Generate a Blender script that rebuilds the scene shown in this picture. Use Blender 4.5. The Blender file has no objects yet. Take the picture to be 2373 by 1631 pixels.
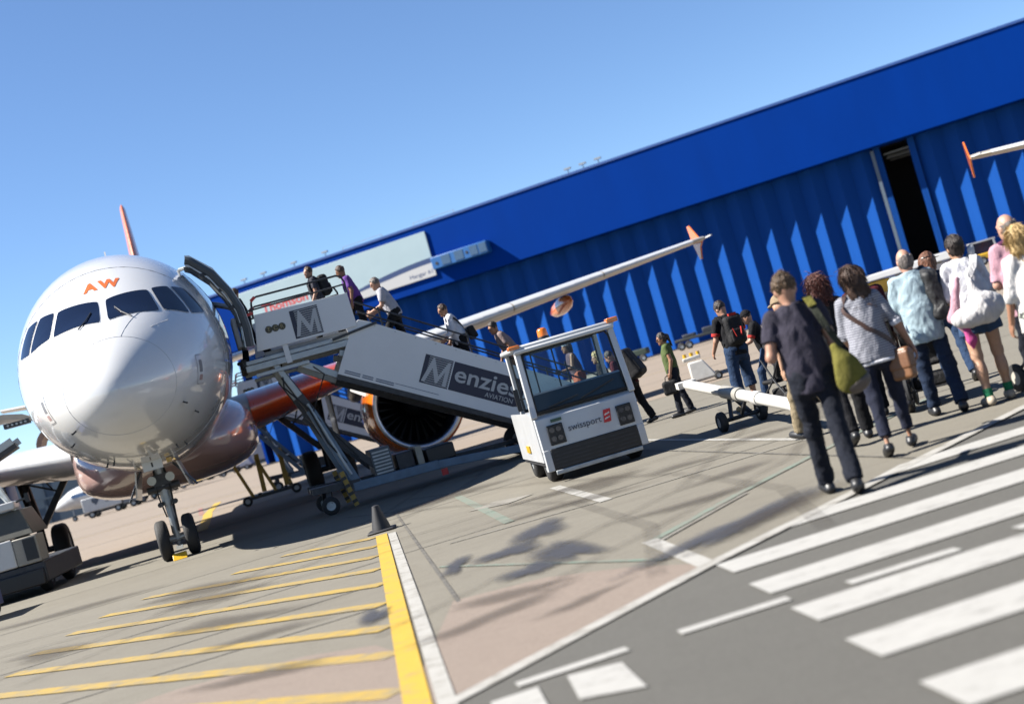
import bpy, bmesh, math, random
import numpy as np
from mathutils import Vector, Matrix
R = math.radians
random.seed(7)
SC = bpy.context.scene
C = SC.collection

# ------------------------------------------------------------------ camera
cam_d = bpy.data.cameras.new('camera')
cam = bpy.data.objects.new('camera', cam_d); C.objects.link(cam)
ROLL, PITCH = R(16.0), math.atan(60 / 3200)
_r = Vector((1, 0, 0)); _u = Vector((0, -math.sin(PITCH), math.cos(PITCH))); _f = Vector((0, math.cos(PITCH), math.sin(PITCH)))
_cx = _r * math.cos(ROLL) - _u * math.sin(ROLL)
_cy = _r * math.sin(ROLL) + _u * math.cos(ROLL)
M = Matrix.Identity(4)
for i in range(3):
    M[i][0] = _cx[i]; M[i][1] = _cy[i]; M[i][2] = -_f[i]
M[0][3], M[1][3], M[2][3] = 0, 0, 1.5
cam.matrix_world = M
cam_d.sensor_width = 36; cam_d.lens = 36 * 3200 / 2373
cam_d.clip_end = 5000; cam_d.clip_start = .1
cam_d.dof.use_dof = True; cam_d.dof.focus_distance = 20.0; cam_d.dof.aperture_fstop = 1.2
SC.camera = cam

# ------------------------------------------------------------------ world, sun, exposure
SUN_EL, SH_AZ = R(45), R(0)          # shadows fall towards +X
w = bpy.data.worlds.new('World'); SC.world = w; w.use_nodes = True
nt = w.node_tree; nt.nodes.clear()
sky = nt.nodes.new('ShaderNodeTexSky'); sky.sky_type = 'NISHITA'; sky.sun_disc = False
sky.sun_elevation = SUN_EL; sky.sun_rotation = R(-90); sky.air_density = 1.0; sky.dust_density = 0; sky.ozone_density = 6.0; sky.altitude = 2000
bg = nt.nodes.new('ShaderNodeBackground'); bg.inputs['Strength'].default_value = .051
wo = nt.nodes.new('ShaderNodeOutputWorld')
nt.links.new(sky.outputs[0], bg.inputs[0]); nt.links.new(bg.outputs[0], wo.inputs[0])
sd = bpy.data.lights.new('sun', 'SUN'); sd.energy = 5.0; sd.angle = R(.53); sd.color = (1, .955, .88)
so = bpy.data.objects.new('sun', sd); C.objects.link(so)
ldir = Vector((math.cos(SH_AZ) * math.cos(SUN_EL), math.sin(SH_AZ) * math.cos(SUN_EL), -math.sin(SUN_EL)))
so.rotation_euler = ldir.to_track_quat('-Z', 'Y').to_euler()
SC.view_settings.view_transform = 'Standard'; SC.view_settings.look = 'None'
SC.view_settings.exposure = 1.78; SC.view_settings.gamma = 1
SC.cycles.max_bounces = 8; SC.cycles.transparent_max_bounces = 12

# ------------------------------------------------------------------ helpers
class MB:
    def __init__(s): s.v = []; s.f = []; s.m = []
    def add(s, vs, fs, mi=0):
        o = len(s.v); s.v += [tuple(v) for v in vs]
        for f in fs: s.f.append(tuple(i + o for i in f)); s.m.append(mi)
        return s
    def box(s, x0, x1, y0, y1, z0, z1, mi=0):
        vs = [(x, y, z) for z in (z0, z1) for y in (y0, y1) for x in (x0, x1)]
        return s.add(vs, [(0, 2, 3, 1), (4, 5, 7, 6), (0, 1, 5, 4), (2, 6, 7, 3), (0, 4, 6, 2), (1, 3, 7, 5)], mi)
    def hexa(s, b, t, mi=0):          # four bottom points, four top points
        return s.add(list(b) + list(t), [(3, 2, 1, 0), (4, 5, 6, 7), (0, 1, 5, 4), (1, 2, 6, 5), (2, 3, 7, 6), (3, 0, 4, 7)], mi)
    def bar(s, p0, p1, w, h=None, up=(0, 0, 1), mi=0):
        h = h or w; p0, p1 = Vector(p0), Vector(p1); d = (p1 - p0).normalized(); up = Vector(up)
        if abs(d.dot(up)) > .98: up = Vector((0, 1, 0))
        a = d.cross(up).normalized() * w / 2; b = a.cross(d).normalized() * h / 2
        q = [-a - b, a - b, a + b, -a + b]
        return s.hexa([p0 + c for c in q], [p1 + c for c in q], mi)
    def cyl(s, p0, p1, r0, r1=None, n=16, mi=0):
        r1 = r0 if r1 is None else r1; p0, p1 = Vector(p0), Vector(p1); d = (p1 - p0).normalized()
        a = d.orthogonal().normalized(); b = d.cross(a); vs = []
        for p, r in ((p0, r0), (p1, r1)):
            vs += [p + (a * math.cos(2 * math.pi * i / n) + b * math.sin(2 * math.pi * i / n)) * r for i in range(n)]
        fs = [(i, (i + 1) % n, n + (i + 1) % n, n + i) for i in range(n)] + [tuple(range(n))[::-1], tuple(range(n, 2 * n))]
        return s.add(vs, fs, mi)
    def tube(s, pts, r, n=8, mi=0):
        pts = [Vector(p) for p in pts]; rings = []
        a = None
        for i, p in enumerate(pts):
            d = (pts[min(i + 1, len(pts) - 1)] - pts[max(i - 1, 0)]).normalized()
            if a is None: a = d.orthogonal().normalized()
            a = (a - d * a.dot(d)).normalized(); b = d.cross(a)
            rr = r[i] if isinstance(r, (list, tuple)) else r
            rings.append([p + (a * math.cos(2 * math.pi * j / n) + b * math.sin(2 * math.pi * j / n)) * rr for j in range(n)])
        return s.loft(rings, mi=mi)
    def loft(s, rings, caps=True, mi=0):
        n = len(rings[0]); vs = [p for r in rings for p in r]; fs = []
        for k in range(len(rings) - 1):
            for i in range(n):
                j = (i + 1) % n; fs.append((k * n + i, k * n + j, (k + 1) * n + j, (k + 1) * n + i))
        if caps: fs += [tuple(range(n))[::-1], tuple(range((len(rings) - 1) * n, len(rings) * n))]
        return s.add(vs, fs, mi)
    def lathe(s, prof, c, ax, n=32, mi=0, caps=False):   # prof: (along, radius)
        c = Vector(c); ax = Vector(ax).normalized(); a = ax.orthogonal().normalized(); b = ax.cross(a)
        return s.loft([[c + ax * t + (a * math.cos(2 * math.pi * i / n) + b * math.sin(2 * math.pi * i / n)) * r for i in range(n)] for t, r in prof], caps, mi)
    def prism(s, poly, off, mi=0):
        n = len(poly); off = Vector(off); p = [Vector(q) for q in poly]
        return s.add(p + [q + off for q in p], [tuple(range(n))[::-1], tuple(range(n, 2 * n))] + [(i, (i + 1) % n, n + (i + 1) % n, n + i) for i in range(n)], mi)
    def sheet(s, poly, z, mi=0):
        return s.add([(p[0], p[1], z) for p in poly], [tuple(range(len(poly)))], mi)
    def build(s, name, mat, parent=None, smooth=35, bevel=0, recalc=True, seg=2):
        me = bpy.data.meshes.new(name); me.from_pydata(s.v, [], s.f)
        mats = mat if isinstance(mat, (list, tuple)) else [mat]
        for m in mats: me.materials.append(m)
        if len(mats) > 1: me.polygons.foreach_set('material_index', s.m)
        if recalc:
            bm = bmesh.new(); bm.from_mesh(me); bmesh.ops.recalc_face_normals(bm, faces=bm.faces); bm.to_mesh(me); bm.free()
        return link(name, me, parent, smooth, bevel, seg)

def link(name, me, parent=None, smooth=35, bevel=0, seg=2):
    if smooth:
        me.polygons.foreach_set('use_smooth', [True] * len(me.polygons)); me.set_sharp_from_angle(angle=R(smooth))
    me.update()
    o = bpy.data.objects.new(name, me); C.objects.link(o)
    if parent: o.parent = parent
    if bevel:
        b = o.modifiers.new('bevel', 'BEVEL'); b.width = bevel; b.segments = seg; b.limit_method = 'ANGLE'; b.angle_limit = R(40)
    return o

def tag(o, label, cat, group=None):
    o['label'] = label; o['category'] = cat
    if group: o['group'] = group
    return o
def thing(name, label, cat, loc=(0, 0, 0), rz=0, group=None):
    o = bpy.data.objects.new(name, None); C.objects.link(o); o.empty_display_size = .3
    o.location = loc; o.rotation_euler = (0, 0, rz)
    return tag(o, label, cat, group)
def struct(o): o['kind'] = 'structure'; return o
def copy_tree(o, parent=None, skip=()):
    c = o.copy(); C.objects.link(c); c.parent = parent
    for ch in list(o.children):
        if ch.name.split('.')[0] in skip: continue
        copy_tree(ch, c, skip)
    return c

def frame(o, x, y):                   # 4x4 from origin, x direction, y direction
    x = Vector(x).normalized(); y = Vector(y); z = x.cross(y).normalized(); y = z.cross(x)
    m = Matrix.Identity(4)
    for i in range(3): m[i][0], m[i][1], m[i][2], m[i][3] = x[i], y[i], z[i], o[i]
    return m
def text(s, size, mat, parent, mtx, bold=0, depth=.002, name='lettering', width=None, align='LEFT', shear=0):
    cu = bpy.data.curves.new('t', 'FONT'); cu.body = s; cu.size = size; cu.extrude = depth; cu.offset = bold; cu.align_x = align; cu.shear = shear
    cu.resolution_u = 3
    to = bpy.data.objects.new('t', cu); C.objects.link(to)
    dg = bpy.context.evaluated_depsgraph_get()
    me = bpy.data.meshes.new_from_object(to.evaluated_get(dg)); bpy.data.objects.remove(to); bpy.data.curves.remove(cu)
    if width:
        xs = [v.co.x for v in me.vertices]; k = width / (max(xs) - min(xs))
        me.transform(Matrix.Diagonal((k, 1, 1, 1)))
    me.transform(mtx); me.materials.clear(); me.materials.append(mat); me.name = name
    return link(name, me, parent, 0)

# ------------------------------------------------------------------ materials
def nodes(name):
    m = bpy.data.materials.new(name); m.use_nodes = True
    return m, m.node_tree, m.node_tree.nodes['Principled BSDF']
def N(t, kind, **kw):
    n = t.nodes.new(kind)
    for k, v in kw.items():
        if k.startswith('i_'):
            key = k[2:]; n.inputs[int(key) if key.isdigit() else key.replace('_', ' ')].default_value = v
        else: setattr(n, k, v)
    return n
def mixc(t, fac, a, b, mode='MIX'):
    n = t.nodes.new('ShaderNodeMix'); n.data_type = 'RGBA'; n.blend_type = mode
    for k, v in ((0, fac), (6, a), (7, b)):
        if isinstance(v, bpy.types.NodeSocket): t.links.new(v, n.inputs[k])
        else: n.inputs[k].default_value = v if k == 0 else (*v[:3], 1)
    return n.outputs[2]
def ramp(t, src, p0, p1, c0=(0, 0, 0, 1), c1=(1, 1, 1, 1)):
    n = t.nodes.new('ShaderNodeValToRGB'); e = n.color_ramp.elements
    e[0].position, e[1].position = p0, p1; e[0].color, e[1].color = c0, c1
    t.links.new(src, n.inputs[0]); return n.outputs[0]
def noise(t, scale, detail=4, rough=.6, vec=None, coord='Object', stretch=None, dist=0):
    tc = t.nodes.new('ShaderNodeTexCoord'); mp = t.nodes.new('ShaderNodeMapping')
    if stretch: mp.inputs['Scale'].default_value = stretch
    t.links.new(tc.outputs[coord], mp.inputs[0])
    n = N(t, 'ShaderNodeTexNoise', i_Scale=scale, i_Detail=detail, i_Roughness=rough, i_Distortion=dist)
    t.links.new(mp.outputs[0], n.inputs['Vector']); return n.outputs[0]
MATS = {}; ALB = .52                # the picture is exposed for sunlit, slightly dull surfaces
def pbr(name, col, rough=.5, metal=0, coat=0, var=.12, scale=6, bump=0, bscale=60, dirt=0, dcol=(.12, .1, .08), spec=None, stretch=None, sheen=0):
    if name in MATS: return MATS[name]
    m, t, b = nodes(name); MATS[name] = m
    if not metal: col = tuple(c * ALB for c in col)
    nz = noise(t, scale, 5, stretch=stretch)
    a = tuple(c * (1 - var) for c in col); d = tuple(min(1, c * (1 + var)) for c in col)
    c = mixc(t, ramp(t, nz, .3, .7), a, d)
    if dirt:
        dn = noise(t, scale * .6, 8, .7, stretch=stretch); c = mixc(t, ramp(t, dn, .52, .8, (0, 0, 0, 1), (dirt, dirt, dirt, 1)), c, dcol)
    t.links.new(c, b.inputs['Base Color'])
    rn = N(t, 'ShaderNodeMapRange', i_3=max(0, rough - .07), i_4=min(1, rough + .1)); t.links.new(nz, rn.inputs[0]); t.links.new(rn.outputs[0], b.inputs['Roughness'])
    b.inputs['Metallic'].default_value = metal; b.inputs['Coat Weight'].default_value = coat; b.inputs['Coat Roughness'].default_value = .05
    if spec is not None: b.inputs['Specular IOR Level'].default_value = spec
    if sheen: b.inputs['Sheen Weight'].default_value = sheen
    if bump:
        bn = noise(t, bscale, 3); bu = N(t, 'ShaderNodeBump', i_Strength=bump, i_Distance=.02); t.links.new(bn, bu.inputs['Height']); t.links.new(bu.outputs[0], b.inputs['Normal'])
    return m

def ground_mat(name, base, dark, light, streak=.35, mott=.55):
    m, t, b = nodes(name)
    c = mixc(t, ramp(t, noise(t, .35, 6, .65), .35, .68), base, light)
    c = mixc(t, ramp(t, noise(t, 1.1, 8, .7, stretch=(.28, 1.6, 1)), .55, .78, (0, 0, 0, 1), (streak, streak, streak, 1)), c, dark)
    c = mixc(t, ramp(t, noise(t, 2.6, 9, .75), .6, .74, (0, 0, 0, 1), (mott, mott, mott, 1)), c, dark)
    c = mixc(t, ramp(t, noise(t, 7, 8, .75, stretch=(.6, 1.3, 1)), .5, .72, (0, 0, 0, 1), (.4, .4, .4, 1)), c, dark)
    c = mixc(t, .45, c, mixc(t, ramp(t, noise(t, 45, 4, .7), .3, .7), tuple(x * .6 for x in base), tuple(min(1, x * 1.3) for x in base)))
    t.links.new(c, b.inputs['Base Color']); b.inputs['Roughness'].default_value = .88; b.inputs['Specular IOR Level'].default_value = .25
    bu = N(t, 'ShaderNodeBump', i_Strength=.35, i_Distance=.012); t.links.new(noise(t, 90, 5), bu.inputs['Height']); t.links.new(bu.outputs[0], b.inputs['Normal'])
    return m
def worn_paint(name, col, under, lo=.38, hi=.62, amount=.8):
    m, t, b = nodes(name)
    c = mixc(t, ramp(t, noise(t, 9, 8, .75), .35, .7), tuple(x * .86 for x in col), col)
    c = mixc(t, ramp(t, noise(t, 5.5, 9, .8, stretch=(.6, 1.4, 1)), lo, hi, (0, 0, 0, 1), (amount,) * 3 + (1,)), under, c)
    t.links.new(c, b.inputs['Base Color']); b.inputs['Roughness'].default_value = .75
    bu = N(t, 'ShaderNodeBump', i_Strength=.25, i_Distance=.01); t.links.new(noise(t, 80, 4), bu.inputs['Height']); t.links.new(bu.outputs[0], b.inputs['Normal'])
    return m
def glass(name, tint=(.8, .9, .92), alpha=.25, rough=.03):
    m, t, b = nodes(name); MATS[name] = m
    t.nodes.remove(b); out = t.nodes['Material Output']
    tr = N(t, 'ShaderNodeBsdfTransparent'); tr.inputs[0].default_value = (*tint, 1)
    gl = N(t, 'ShaderNodeBsdfGlossy'); gl.inputs['Roughness'].default_value = rough
    fr = N(t, 'ShaderNodeFresnel'); fr.inputs[0].default_value = 1.45
    mx = N(t, 'ShaderNodeMixShader'); t.links.new(fr.outputs[0], mx.inputs[0]); t.links.new(tr.outputs[0], mx.inputs[1]); t.links.new(gl.outputs[0], mx.inputs[2])
    t.links.new(mx.outputs[0], out.inputs[0]); return m

CONC = (.116, .106, .086)
m_apron = ground_mat('apron_concrete', CONC, (.042, .035, .026), (.142, .131, .107), .6, .75)
m_pink = ground_mat('pink_concrete', (.146, .117, .097), (.088, .066, .054), (.161, .132, .11), .4)
m_far = ground_mat('far_concrete', (.162, .133, .106), (.114, .091, .074), (.178, .146, .116), .3)
m_asph = ground_mat('asphalt', (.064, .0615, .055), (.043, .0405, .0355), (.076, .073, .065), .35)
m_yel = worn_paint('yellow_marking', (.33, .212, .011), CONC, .34, .46, .97)
m_yelh = worn_paint('worn_yellow_marking', (.285, .185, .018), CONC, .36, .56, .9)
m_whi = worn_paint('white_marking', (.26, .252, .233), CONC, .36, .52, .95)
m_whw = worn_paint('worn_white_marking', (.22, .21, .186), CONC, .42, .62, .75)
m_zeb = worn_paint('zebra_marking', (.262, .256, .24), (.092, .088, .077), .3, .46, .97)
m_grn = worn_paint('green_marking', (.08, .165, .125), CONC, .4, .62, .6)
m_tar = worn_paint('tar_joint', (.026, .024, .021), CONC, .35, .6, .85)

def soft_stain(name, col, op=.93):
    m, t, b = nodes(name); out = t.nodes['Material Output']; b.inputs['Base Color'].default_value = (*col, 1); b.inputs['Roughness'].default_value = .7
    at = N(t, 'ShaderNodeAttribute', attribute_name='soft'); nz = noise(t, 4.5, 10, .8, stretch=(.4, 1.8, 1))
    nz = mixc(t, .45, nz, noise(t, 24, 6, .8))
    mu = N(t, 'ShaderNodeMath', operation='MULTIPLY_ADD', i_1=2.0, i_2=-1.02); t.links.new(nz, mu.inputs[0])
    ad = N(t, 'ShaderNodeMath', operation='ADD'); t.links.new(at.outputs['Fac'], ad.inputs[0]); t.links.new(mu.outputs[0], ad.inputs[1])
    tr = N(t, 'ShaderNodeBsdfTransparent'); mx = N(t, 'ShaderNodeMixShader'); t.links.new(ramp(t, ad.outputs[0], .22, .75, (0, 0, 0, 1), (op, op, op, 1)), mx.inputs[0])
    t.links.new(tr.outputs[0], mx.inputs[1]); t.links.new(b.outputs[0], mx.inputs[2]); t.links.new(mx.outputs[0], out.inputs[0]); return m
m_stain = soft_stain('oil_stain', (.022, .023, .03), .8); m_brown = soft_stain('brown_stain', (.036, .027, .019), .4)
white_paint = pbr('white_paint', (.78, .78, .77), .3, coat=.5, var=.03, dirt=.18, dcol=(.4, .37, .33), scale=2.5)
jet_white = pbr('jet_white', (.92, .92, .92), .2, coat=.8, var=.025, scale=1.1, dirt=.10, dcol=(.55, .53, .5))
jet_orange = pbr('jet_orange', (.9, .2, .012), .22, coat=.8, var=.04, scale=1.5)
fairing_tinted = pbr('fairing_reflection_tint', (.62, .41, .37), .18, coat=.9, var=.04, scale=1.5)  # pinkish base colour carries a painted-in orange reflection
bare_metal = pbr('bare_metal', (.82, .82, .82), .16, metal=1, var=.04, scale=3)
wing_grey = pbr('wing_grey', (.46, .41, .34), .4, coat=.2, var=.05, scale=1.5)
dark_metal = pbr('dark_metal', (.035, .036, .04), .45, metal=.5, var=.3, dirt=.3, scale=8)
grey_metal = pbr('grey_metal', (.3, .32, .33), .42, metal=.55, var=.15, dirt=.35, scale=6)
blue_steel = pbr('blue_grey_steel', (.16, .24, .33), .45, var=.15, dirt=.35, scale=6)
panel_grey = pbr('stair_panel_grey', (1.0, 1.0, 1.0), .42, var=.03, scale=2, dirt=.1, dcol=(.4, .38, .35))
rubber = pbr('rubber', (.018, .018, .019), .75, var=.25, scale=12, bump=.3)
black_plastic = pbr('black_plastic', (.012, .012, .014), .4, var=.2)
navy_print = pbr('navy_print', (.012, .014, .05), .45, var=.05)
orange_lens = pbr('orange_lens', (.95, .23, .01), .18, coat=.8, var=.05)
yellow_paint = pbr('yellow_paint', (.85, .5, .02), .35, coat=.3, var=.06, dirt=.2, scale=5)
ochre_paint = pbr('ochre_paint', (.5, .3, .03), .45, var=.15, dirt=.4, scale=9)
red_paint = pbr('red_paint', (.75, .03, .03), .4, var=.05)
m_cockpit = pbr('cockpit_glass', (.006, .01, .03), .08, coat=0, var=.05, spec=.35)
m_glass = glass('cab_glass', (.72, .85, .88))
# ------------------------------------------------------------------ ground
apron = struct(MB().add([(-900, -60, 0), (900, -60, 0), (900, 1500, 0), (-900, 1500, 0)], [(0, 1, 2, 3)]).build('apron', m_apron, smooth=0))
far_apron = struct(MB().sheet([(-300, 33.5), (-9, 33.5), (14, 36.2), (160, 54), (160, 116), (40, 160), (-300, 290)], .004).build('far_apron', m_far, smooth=0))
G8 = R(8); ex, ey = Vector((math.cos(G8), math.sin(G8), 0)), Vector((-math.sin(G8), math.cos(G8), 0))
road = struct(MB().sheet([(-1.05, 6.66), (.92, 8.83), (4.6, 12.52), (14, 21.8), (60, 29), (60, -20), (-6, -20), (-6, 1.2)], .004).build('road', m_asph, smooth=0))
slab = struct(MB().sheet([(-1.06, 6.9), (-.95, 10.52), (-.22, 10.36), (.38, 9.72), (.8, 9.04), (.86, 8.9)], .005).build('concrete_slab', m_pink, smooth=0))
slab2 = struct(MB().sheet([(-1.22, 8.9), (-1.45, 9.5), (-2.01, 9.9), (-3.0, 10.08), (-6, 8.8), (-9, 5), (-1, 3), (-1.02, 7.0)], .005).build('concrete_slab', m_pink, smooth=0))

def strip(name, pts, wd, z, mat, parent):
    mb = MB(); pts = [Vector((*p, 0)) for p in pts]; L = []; Rr = []
    for i, p in enumerate(pts):
        d = (pts[min(i + 1, len(pts) - 1)] - pts[max(i - 1, 0)]).normalized(); n = Vector((-d.y, d.x, 0)) * wd / 2
        L.append(p + n); Rr.append(p - n)
    vs = [(p.x, p.y, z) for p in L + Rr]; k = len(pts)
    mb.add(vs, [(i, i + 1, k + i + 1, k + i) for i in range(k - 1)])
    return mb.build(name, mat, parent, smooth=0)
yd = Vector((1.42, -11.65)).normalized()
def yl(y): return -2.31 + (18.15 - y) * 1.42 / 11.65           # x of the yellow line at a given y
strip('yellow_line', [(yl(18.15), 18.15), (yl(11), 11), (yl(3), 3)], .15, .012, m_yel, apron)
strip('white_line', [(yl(18) + .14, 18), (yl(11) + .15, 11), (yl(6.3) + .15, 6.3)], .1, .012, m_whi, apron)
for i, y in enumerate((18.0, 16.75, 15.5, 14.15, 12.8, 11.42, 10.1, 8.9, 7.66, 6.5)):
    L = (2.0, 3.0, 5.0, 5.6, 5.9, 6.2, 6.0, 6.0, 5.0, 3.0)[i]; x = yl(y) - .09
    p = [(x - L * k / 4 * .735 + math.sin(i * 2 + k) * .02, y + L * k / 4 * .678) for k in range(5)]
    strip('yellow_hatch_line', p, .19, .009, m_yelh, apron)
strip('white_line', [(-1.0, 6.78), (.83, 8.86), (4.25, 12.3), (9, 17)], .13, .014, m_whi, apron)
strip('white_line', [(.62, 10.7), (.84, 8.84)], .13, .010, m_whi, apron)
strip('green_line', [(.62, 10.63), (1.52, 11.95), (2.46, 13.2), (4.4, 15.6)], .1, .008, m_grn, apron)
strip('white_line', [(.66, 10.5), (1.2, 11.3), (1.6, 11.88)], .05, .009, m_whw, apron)
strip('white_line', [(.05, 17.9), (.52, 14.5)], .14, .008, m_whi, apron)
strip('white_line', [(-1.2, 14.7), (.6, 14.6), (2.7, 14.9), (6, 15.4)], .06, .007, m_whw, apron)
strip('white_line', [(1.2, 24.2), (2.8, 14.8)], .09, .0065, m_whi, apron)
strip('green_line', [(-1.4, 21.1), (-.54, 15.1)], .12, .0075, m_grn, apron)
strip('green_line', [(-1.2, 12.9), (.62, 9.62)], .05, .0075, m_grn, apron)
strip('white_patch', [(-.95, 18.1), (-.4, 17.6)], .5, .0078, m_whw, apron)
for i, p in enumerate(([(-9, 14), (3, 15.7), (10, 16.7)], [(-12, 19.2), (-2, 20.4), (12, 22.6)], [(-15, 23.2), (14, 27.2)], [(-9, 26.9), (14, 30)], [(-4, 12.6), (-1.6, 13)], [(-9, 10.4), (-1.4, 11.4)], [(-2.5, 22), (-.9, 10.4)], [(1.4, 20), (2.9, 10.9)])):
    strip('expansion_joint', p, .035, .0062, m_tar, apron)
strip('expansion_joint', [(-40, 42), (30, 52)], .12, .0075, m_tar, far_apron)
strip('expansion_joint', [(-60, 57), (60, 74)], .16, .0075, m_tar, far_apron)
strip('expansion_joint', [(-60, 74), (60, 91)], .2, .0075, m_tar, far_apron)
strip('yellow_line', [(-30, 60), (60, 62)], .25, .009, m_yelh, far_apron)
# zebra crossing and dashes on the asphalt
for i in range(-2, 7):
    a = Vector((.87 + .06 * i, 8.79 - .915 * i, .012)); a = a + ex * (0, 0, 0, 0, 0, 0, 0, 1.95, .95)[i]; b = a + Vector((.05 if i >= 0 else -.38, -.43, 0)); L = 7
    mb = MB(); mb.add([a, a + ex * L, b + ex * L, b], [(0, 1, 2, 3)]); mb.build('zebra_stripe', m_zeb, road, smooth=0)
for p in ([(.43, 7.13), (1.03, 7.2)], [(-.44, 7.0), (.15, 7.1)], [(1.34, 7.15), (1.95, 7.22)], [(2.3, 7.3), (3.0, 7.4)]):
    strip('white_dash', p, .12, .013, m_zeb, road)
MB().sheet([(-.18, 6.88), (.1, 6.83), (.17, 6.21), (-.14, 6.33)], .013).build('white_block', m_zeb, road, smooth=0)
MB().sheet([(-.57, 6.78), (-.33, 6.82), (-.27, 6.2), (-.55, 6.25)], .013).build('white_block', m_zeb, road, smooth=0)
# stains with a shape of their own
def blob(name, cx, cy, rx, ry, z, mat, parent, seed, rot=0, k=.35):
    rnd = random.Random(seed); ph = [rnd.uniform(0, 6.28) for _ in range(5)]; pts = []
    for i in range(48):
        a = i / 48 * 2 * math.pi; r = 1 + k * sum(math.sin((j + 2) * a + ph[j]) / (j + 1.4) for j in range(5)) * .6
        x, y = rx * r * math.cos(a), ry * r * math.sin(a); pts.append((cx + x * math.cos(rot) - y * math.sin(rot), cy + x * math.sin(rot) + y * math.cos(rot)))
    vs = []; fs = []; n = 48
    for f in (1, .75, .5, .25): vs += [(cx + (p[0] - cx) * f, cy + (p[1] - cy) * f, z) for p in pts]
    vs.append((cx, cy, z))
    for k in range(3): fs += [(k * n + i, k * n + (i + 1) % n, (k + 1) * n + (i + 1) % n, (k + 1) * n + i) for i in range(n)]
    fs += [(3 * n + i, 3 * n + (i + 1) % n, 4 * n) for i in range(n)]
    o = MB().add(vs, fs).build(name, mat, parent, smooth=0, recalc=False)
    at = o.data.attributes.new('soft', 'FLOAT', 'POINT'); at.data.foreach_set('value', [v for f in (0, .33, .62, .85) for v in [f] * n] + [1.0]); return o
for i, (cx, cy, rx_, ry_, an, mt) in enumerate((
        (-.22, 13.5, .24, .95, -8, m_stain), (-.52, 12.5, .3, .5, 30, m_stain), (-.04, 11.5, .24, .95, 12, m_stain), (-.33, 10.95, .25, .42, 0, m_stain), (-1.03, 12.6, .13, .6, 0, m_stain),
        (.62, 16.6, .5, .7, 20, m_brown), (.15, 15.2, .9, .3, 0, m_brown), (1.5, 15.9, .6, .25, 8, m_brown), (1.75, 13.7, .5, .3, 8, m_brown), (1.2, 12.3, .7, .25, 10, m_brown), (.1, 17.0, .8, .3, 5, m_brown), (2.6, 16.9, .6, .3, 0, m_brown),
        (-4.6, 17.6, 1.2, .6, -30, m_brown), (-4.2, 16.2, 1.1, .4, -35, m_brown), (-2.7, 11.7, .5, .3, 0, m_brown), (-3.4, 13.4, 1.2, .3, -40, m_brown), (-5.8, 15.2, .9, .35, -40, m_brown), (-1.62, 10.85, .14, .45, 0, m_stain), (-2.3, 9.6, .7, .2, -30, m_brown), (-7.5, 20.5, 1.6, .5, -10, m_brown),
        (1.25, 10.2, .28, 1.15, -42, m_stain), (1.6, 10.3, .2, .9, -42, m_brown), (-.6, 9.3, .7, .22, 30, m_brown), (-.5, 10.0, .6, .2, -8, m_brown), (.0, 8.9, .4, .12, 35, m_brown), (-1.6, 21.5, 1.2, .6, 0, m_brown), (4.4, 18.5, 1.0, .4, 0, m_brown))):
    blob('oil_stain', cx, cy, rx_ * 1.25, ry_ * 1.25, .0150 + i * .0001, mt, apron, 3 + i * 5, R(an), .5)

def tyre(pts, wd=.16, z=.0182):
    o = strip('tyre_mark', pts, wd, z, m_brown, apron); at = o.data.attributes.new('soft', 'FLOAT', 'POINT'); at.data.foreach_set('value', [.42] * len(o.data.vertices))
for k_, (dx, w_) in enumerate(((0, .14), (1.15, .14))):
    tyre([(-3.5 + dx, 23.5), (-1.2 + dx, 19.0), (.2 + dx, 15.2), (.7 + dx, 11.5), (.5 + dx, 9.0)], w_, .0182 + k_ * .0002)
    tyre([(5.5, 17.6 + dx), (2, 16.4 + dx), (-1.5, 15.6 + dx), (-5, 15.8 + dx), (-9, 17 + dx)], w_, .0186 + k_ * .0002)
    tyre([(-6.5 + dx, 13), (-4.2 + dx, 17), (-2.6 + dx, 22), (-2.2 + dx, 26)], w_, .0190 + k_ * .0002)
    tyre([(3.2 + dx, 24), (2.7 + dx, 18.5), (1.2 + dx, 13.6), (-1.5 + dx, 9.8)], w_, .0194 + k_ * .0002)

# ------------------------------------------------------------------ hangar
blue_fascia = pbr('hangar_fascia_blue', (.0, .046, .33), .7, var=.06, spec=.03, scale=.4, stretch=(1, 1, .25))
m, t, b = nodes('hangar_door_blue'); door_blue = m
c = mixc(t, ramp(t, noise(t, .5, 5, stretch=(1, 1, .2)), .3, .7), (.0045, .042, .195), (.0065, .05, .215)); t.links.new(c, b.inputs['Base Color']); b.inputs['Roughness'].default_value = .6; b.inputs['Specular IOR Level'].default_value = .04
tc = N(t, 'ShaderNodeTexCoord'); wv = N(t, 'ShaderNodeTexWave', i_Scale=2.6, i_Distortion=.1); t.links.new(tc.outputs['Object'], wv.inputs[0])
bu = N(t, 'ShaderNodeBump', i_Strength=.6, i_Distance=.03); t.links.new(wv.outputs[1], bu.inputs['Height']); t.links.new(bu.outputs[0], b.inputs['Normal'])
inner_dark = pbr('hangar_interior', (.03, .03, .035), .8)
sign_blue = pbr('sign_pale_blue', (.50, .66, .72), .5, var=.03, scale=.6)
sign_white = pbr('sign_white', (.7, .7, .7), .5, var=.02)
sign_navy = pbr('sign_navy', (.02, .06, .2), .5, var=.05)
sign_red = pbr('sign_red', (.8, .05, .04), .5, var=.05)
louvre_blue = pbr('louvre_blue', (.01, .16, .5), .5)
louvre_grey = pbr('louvre_grey', (.05, .14, .28), .5)

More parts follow.
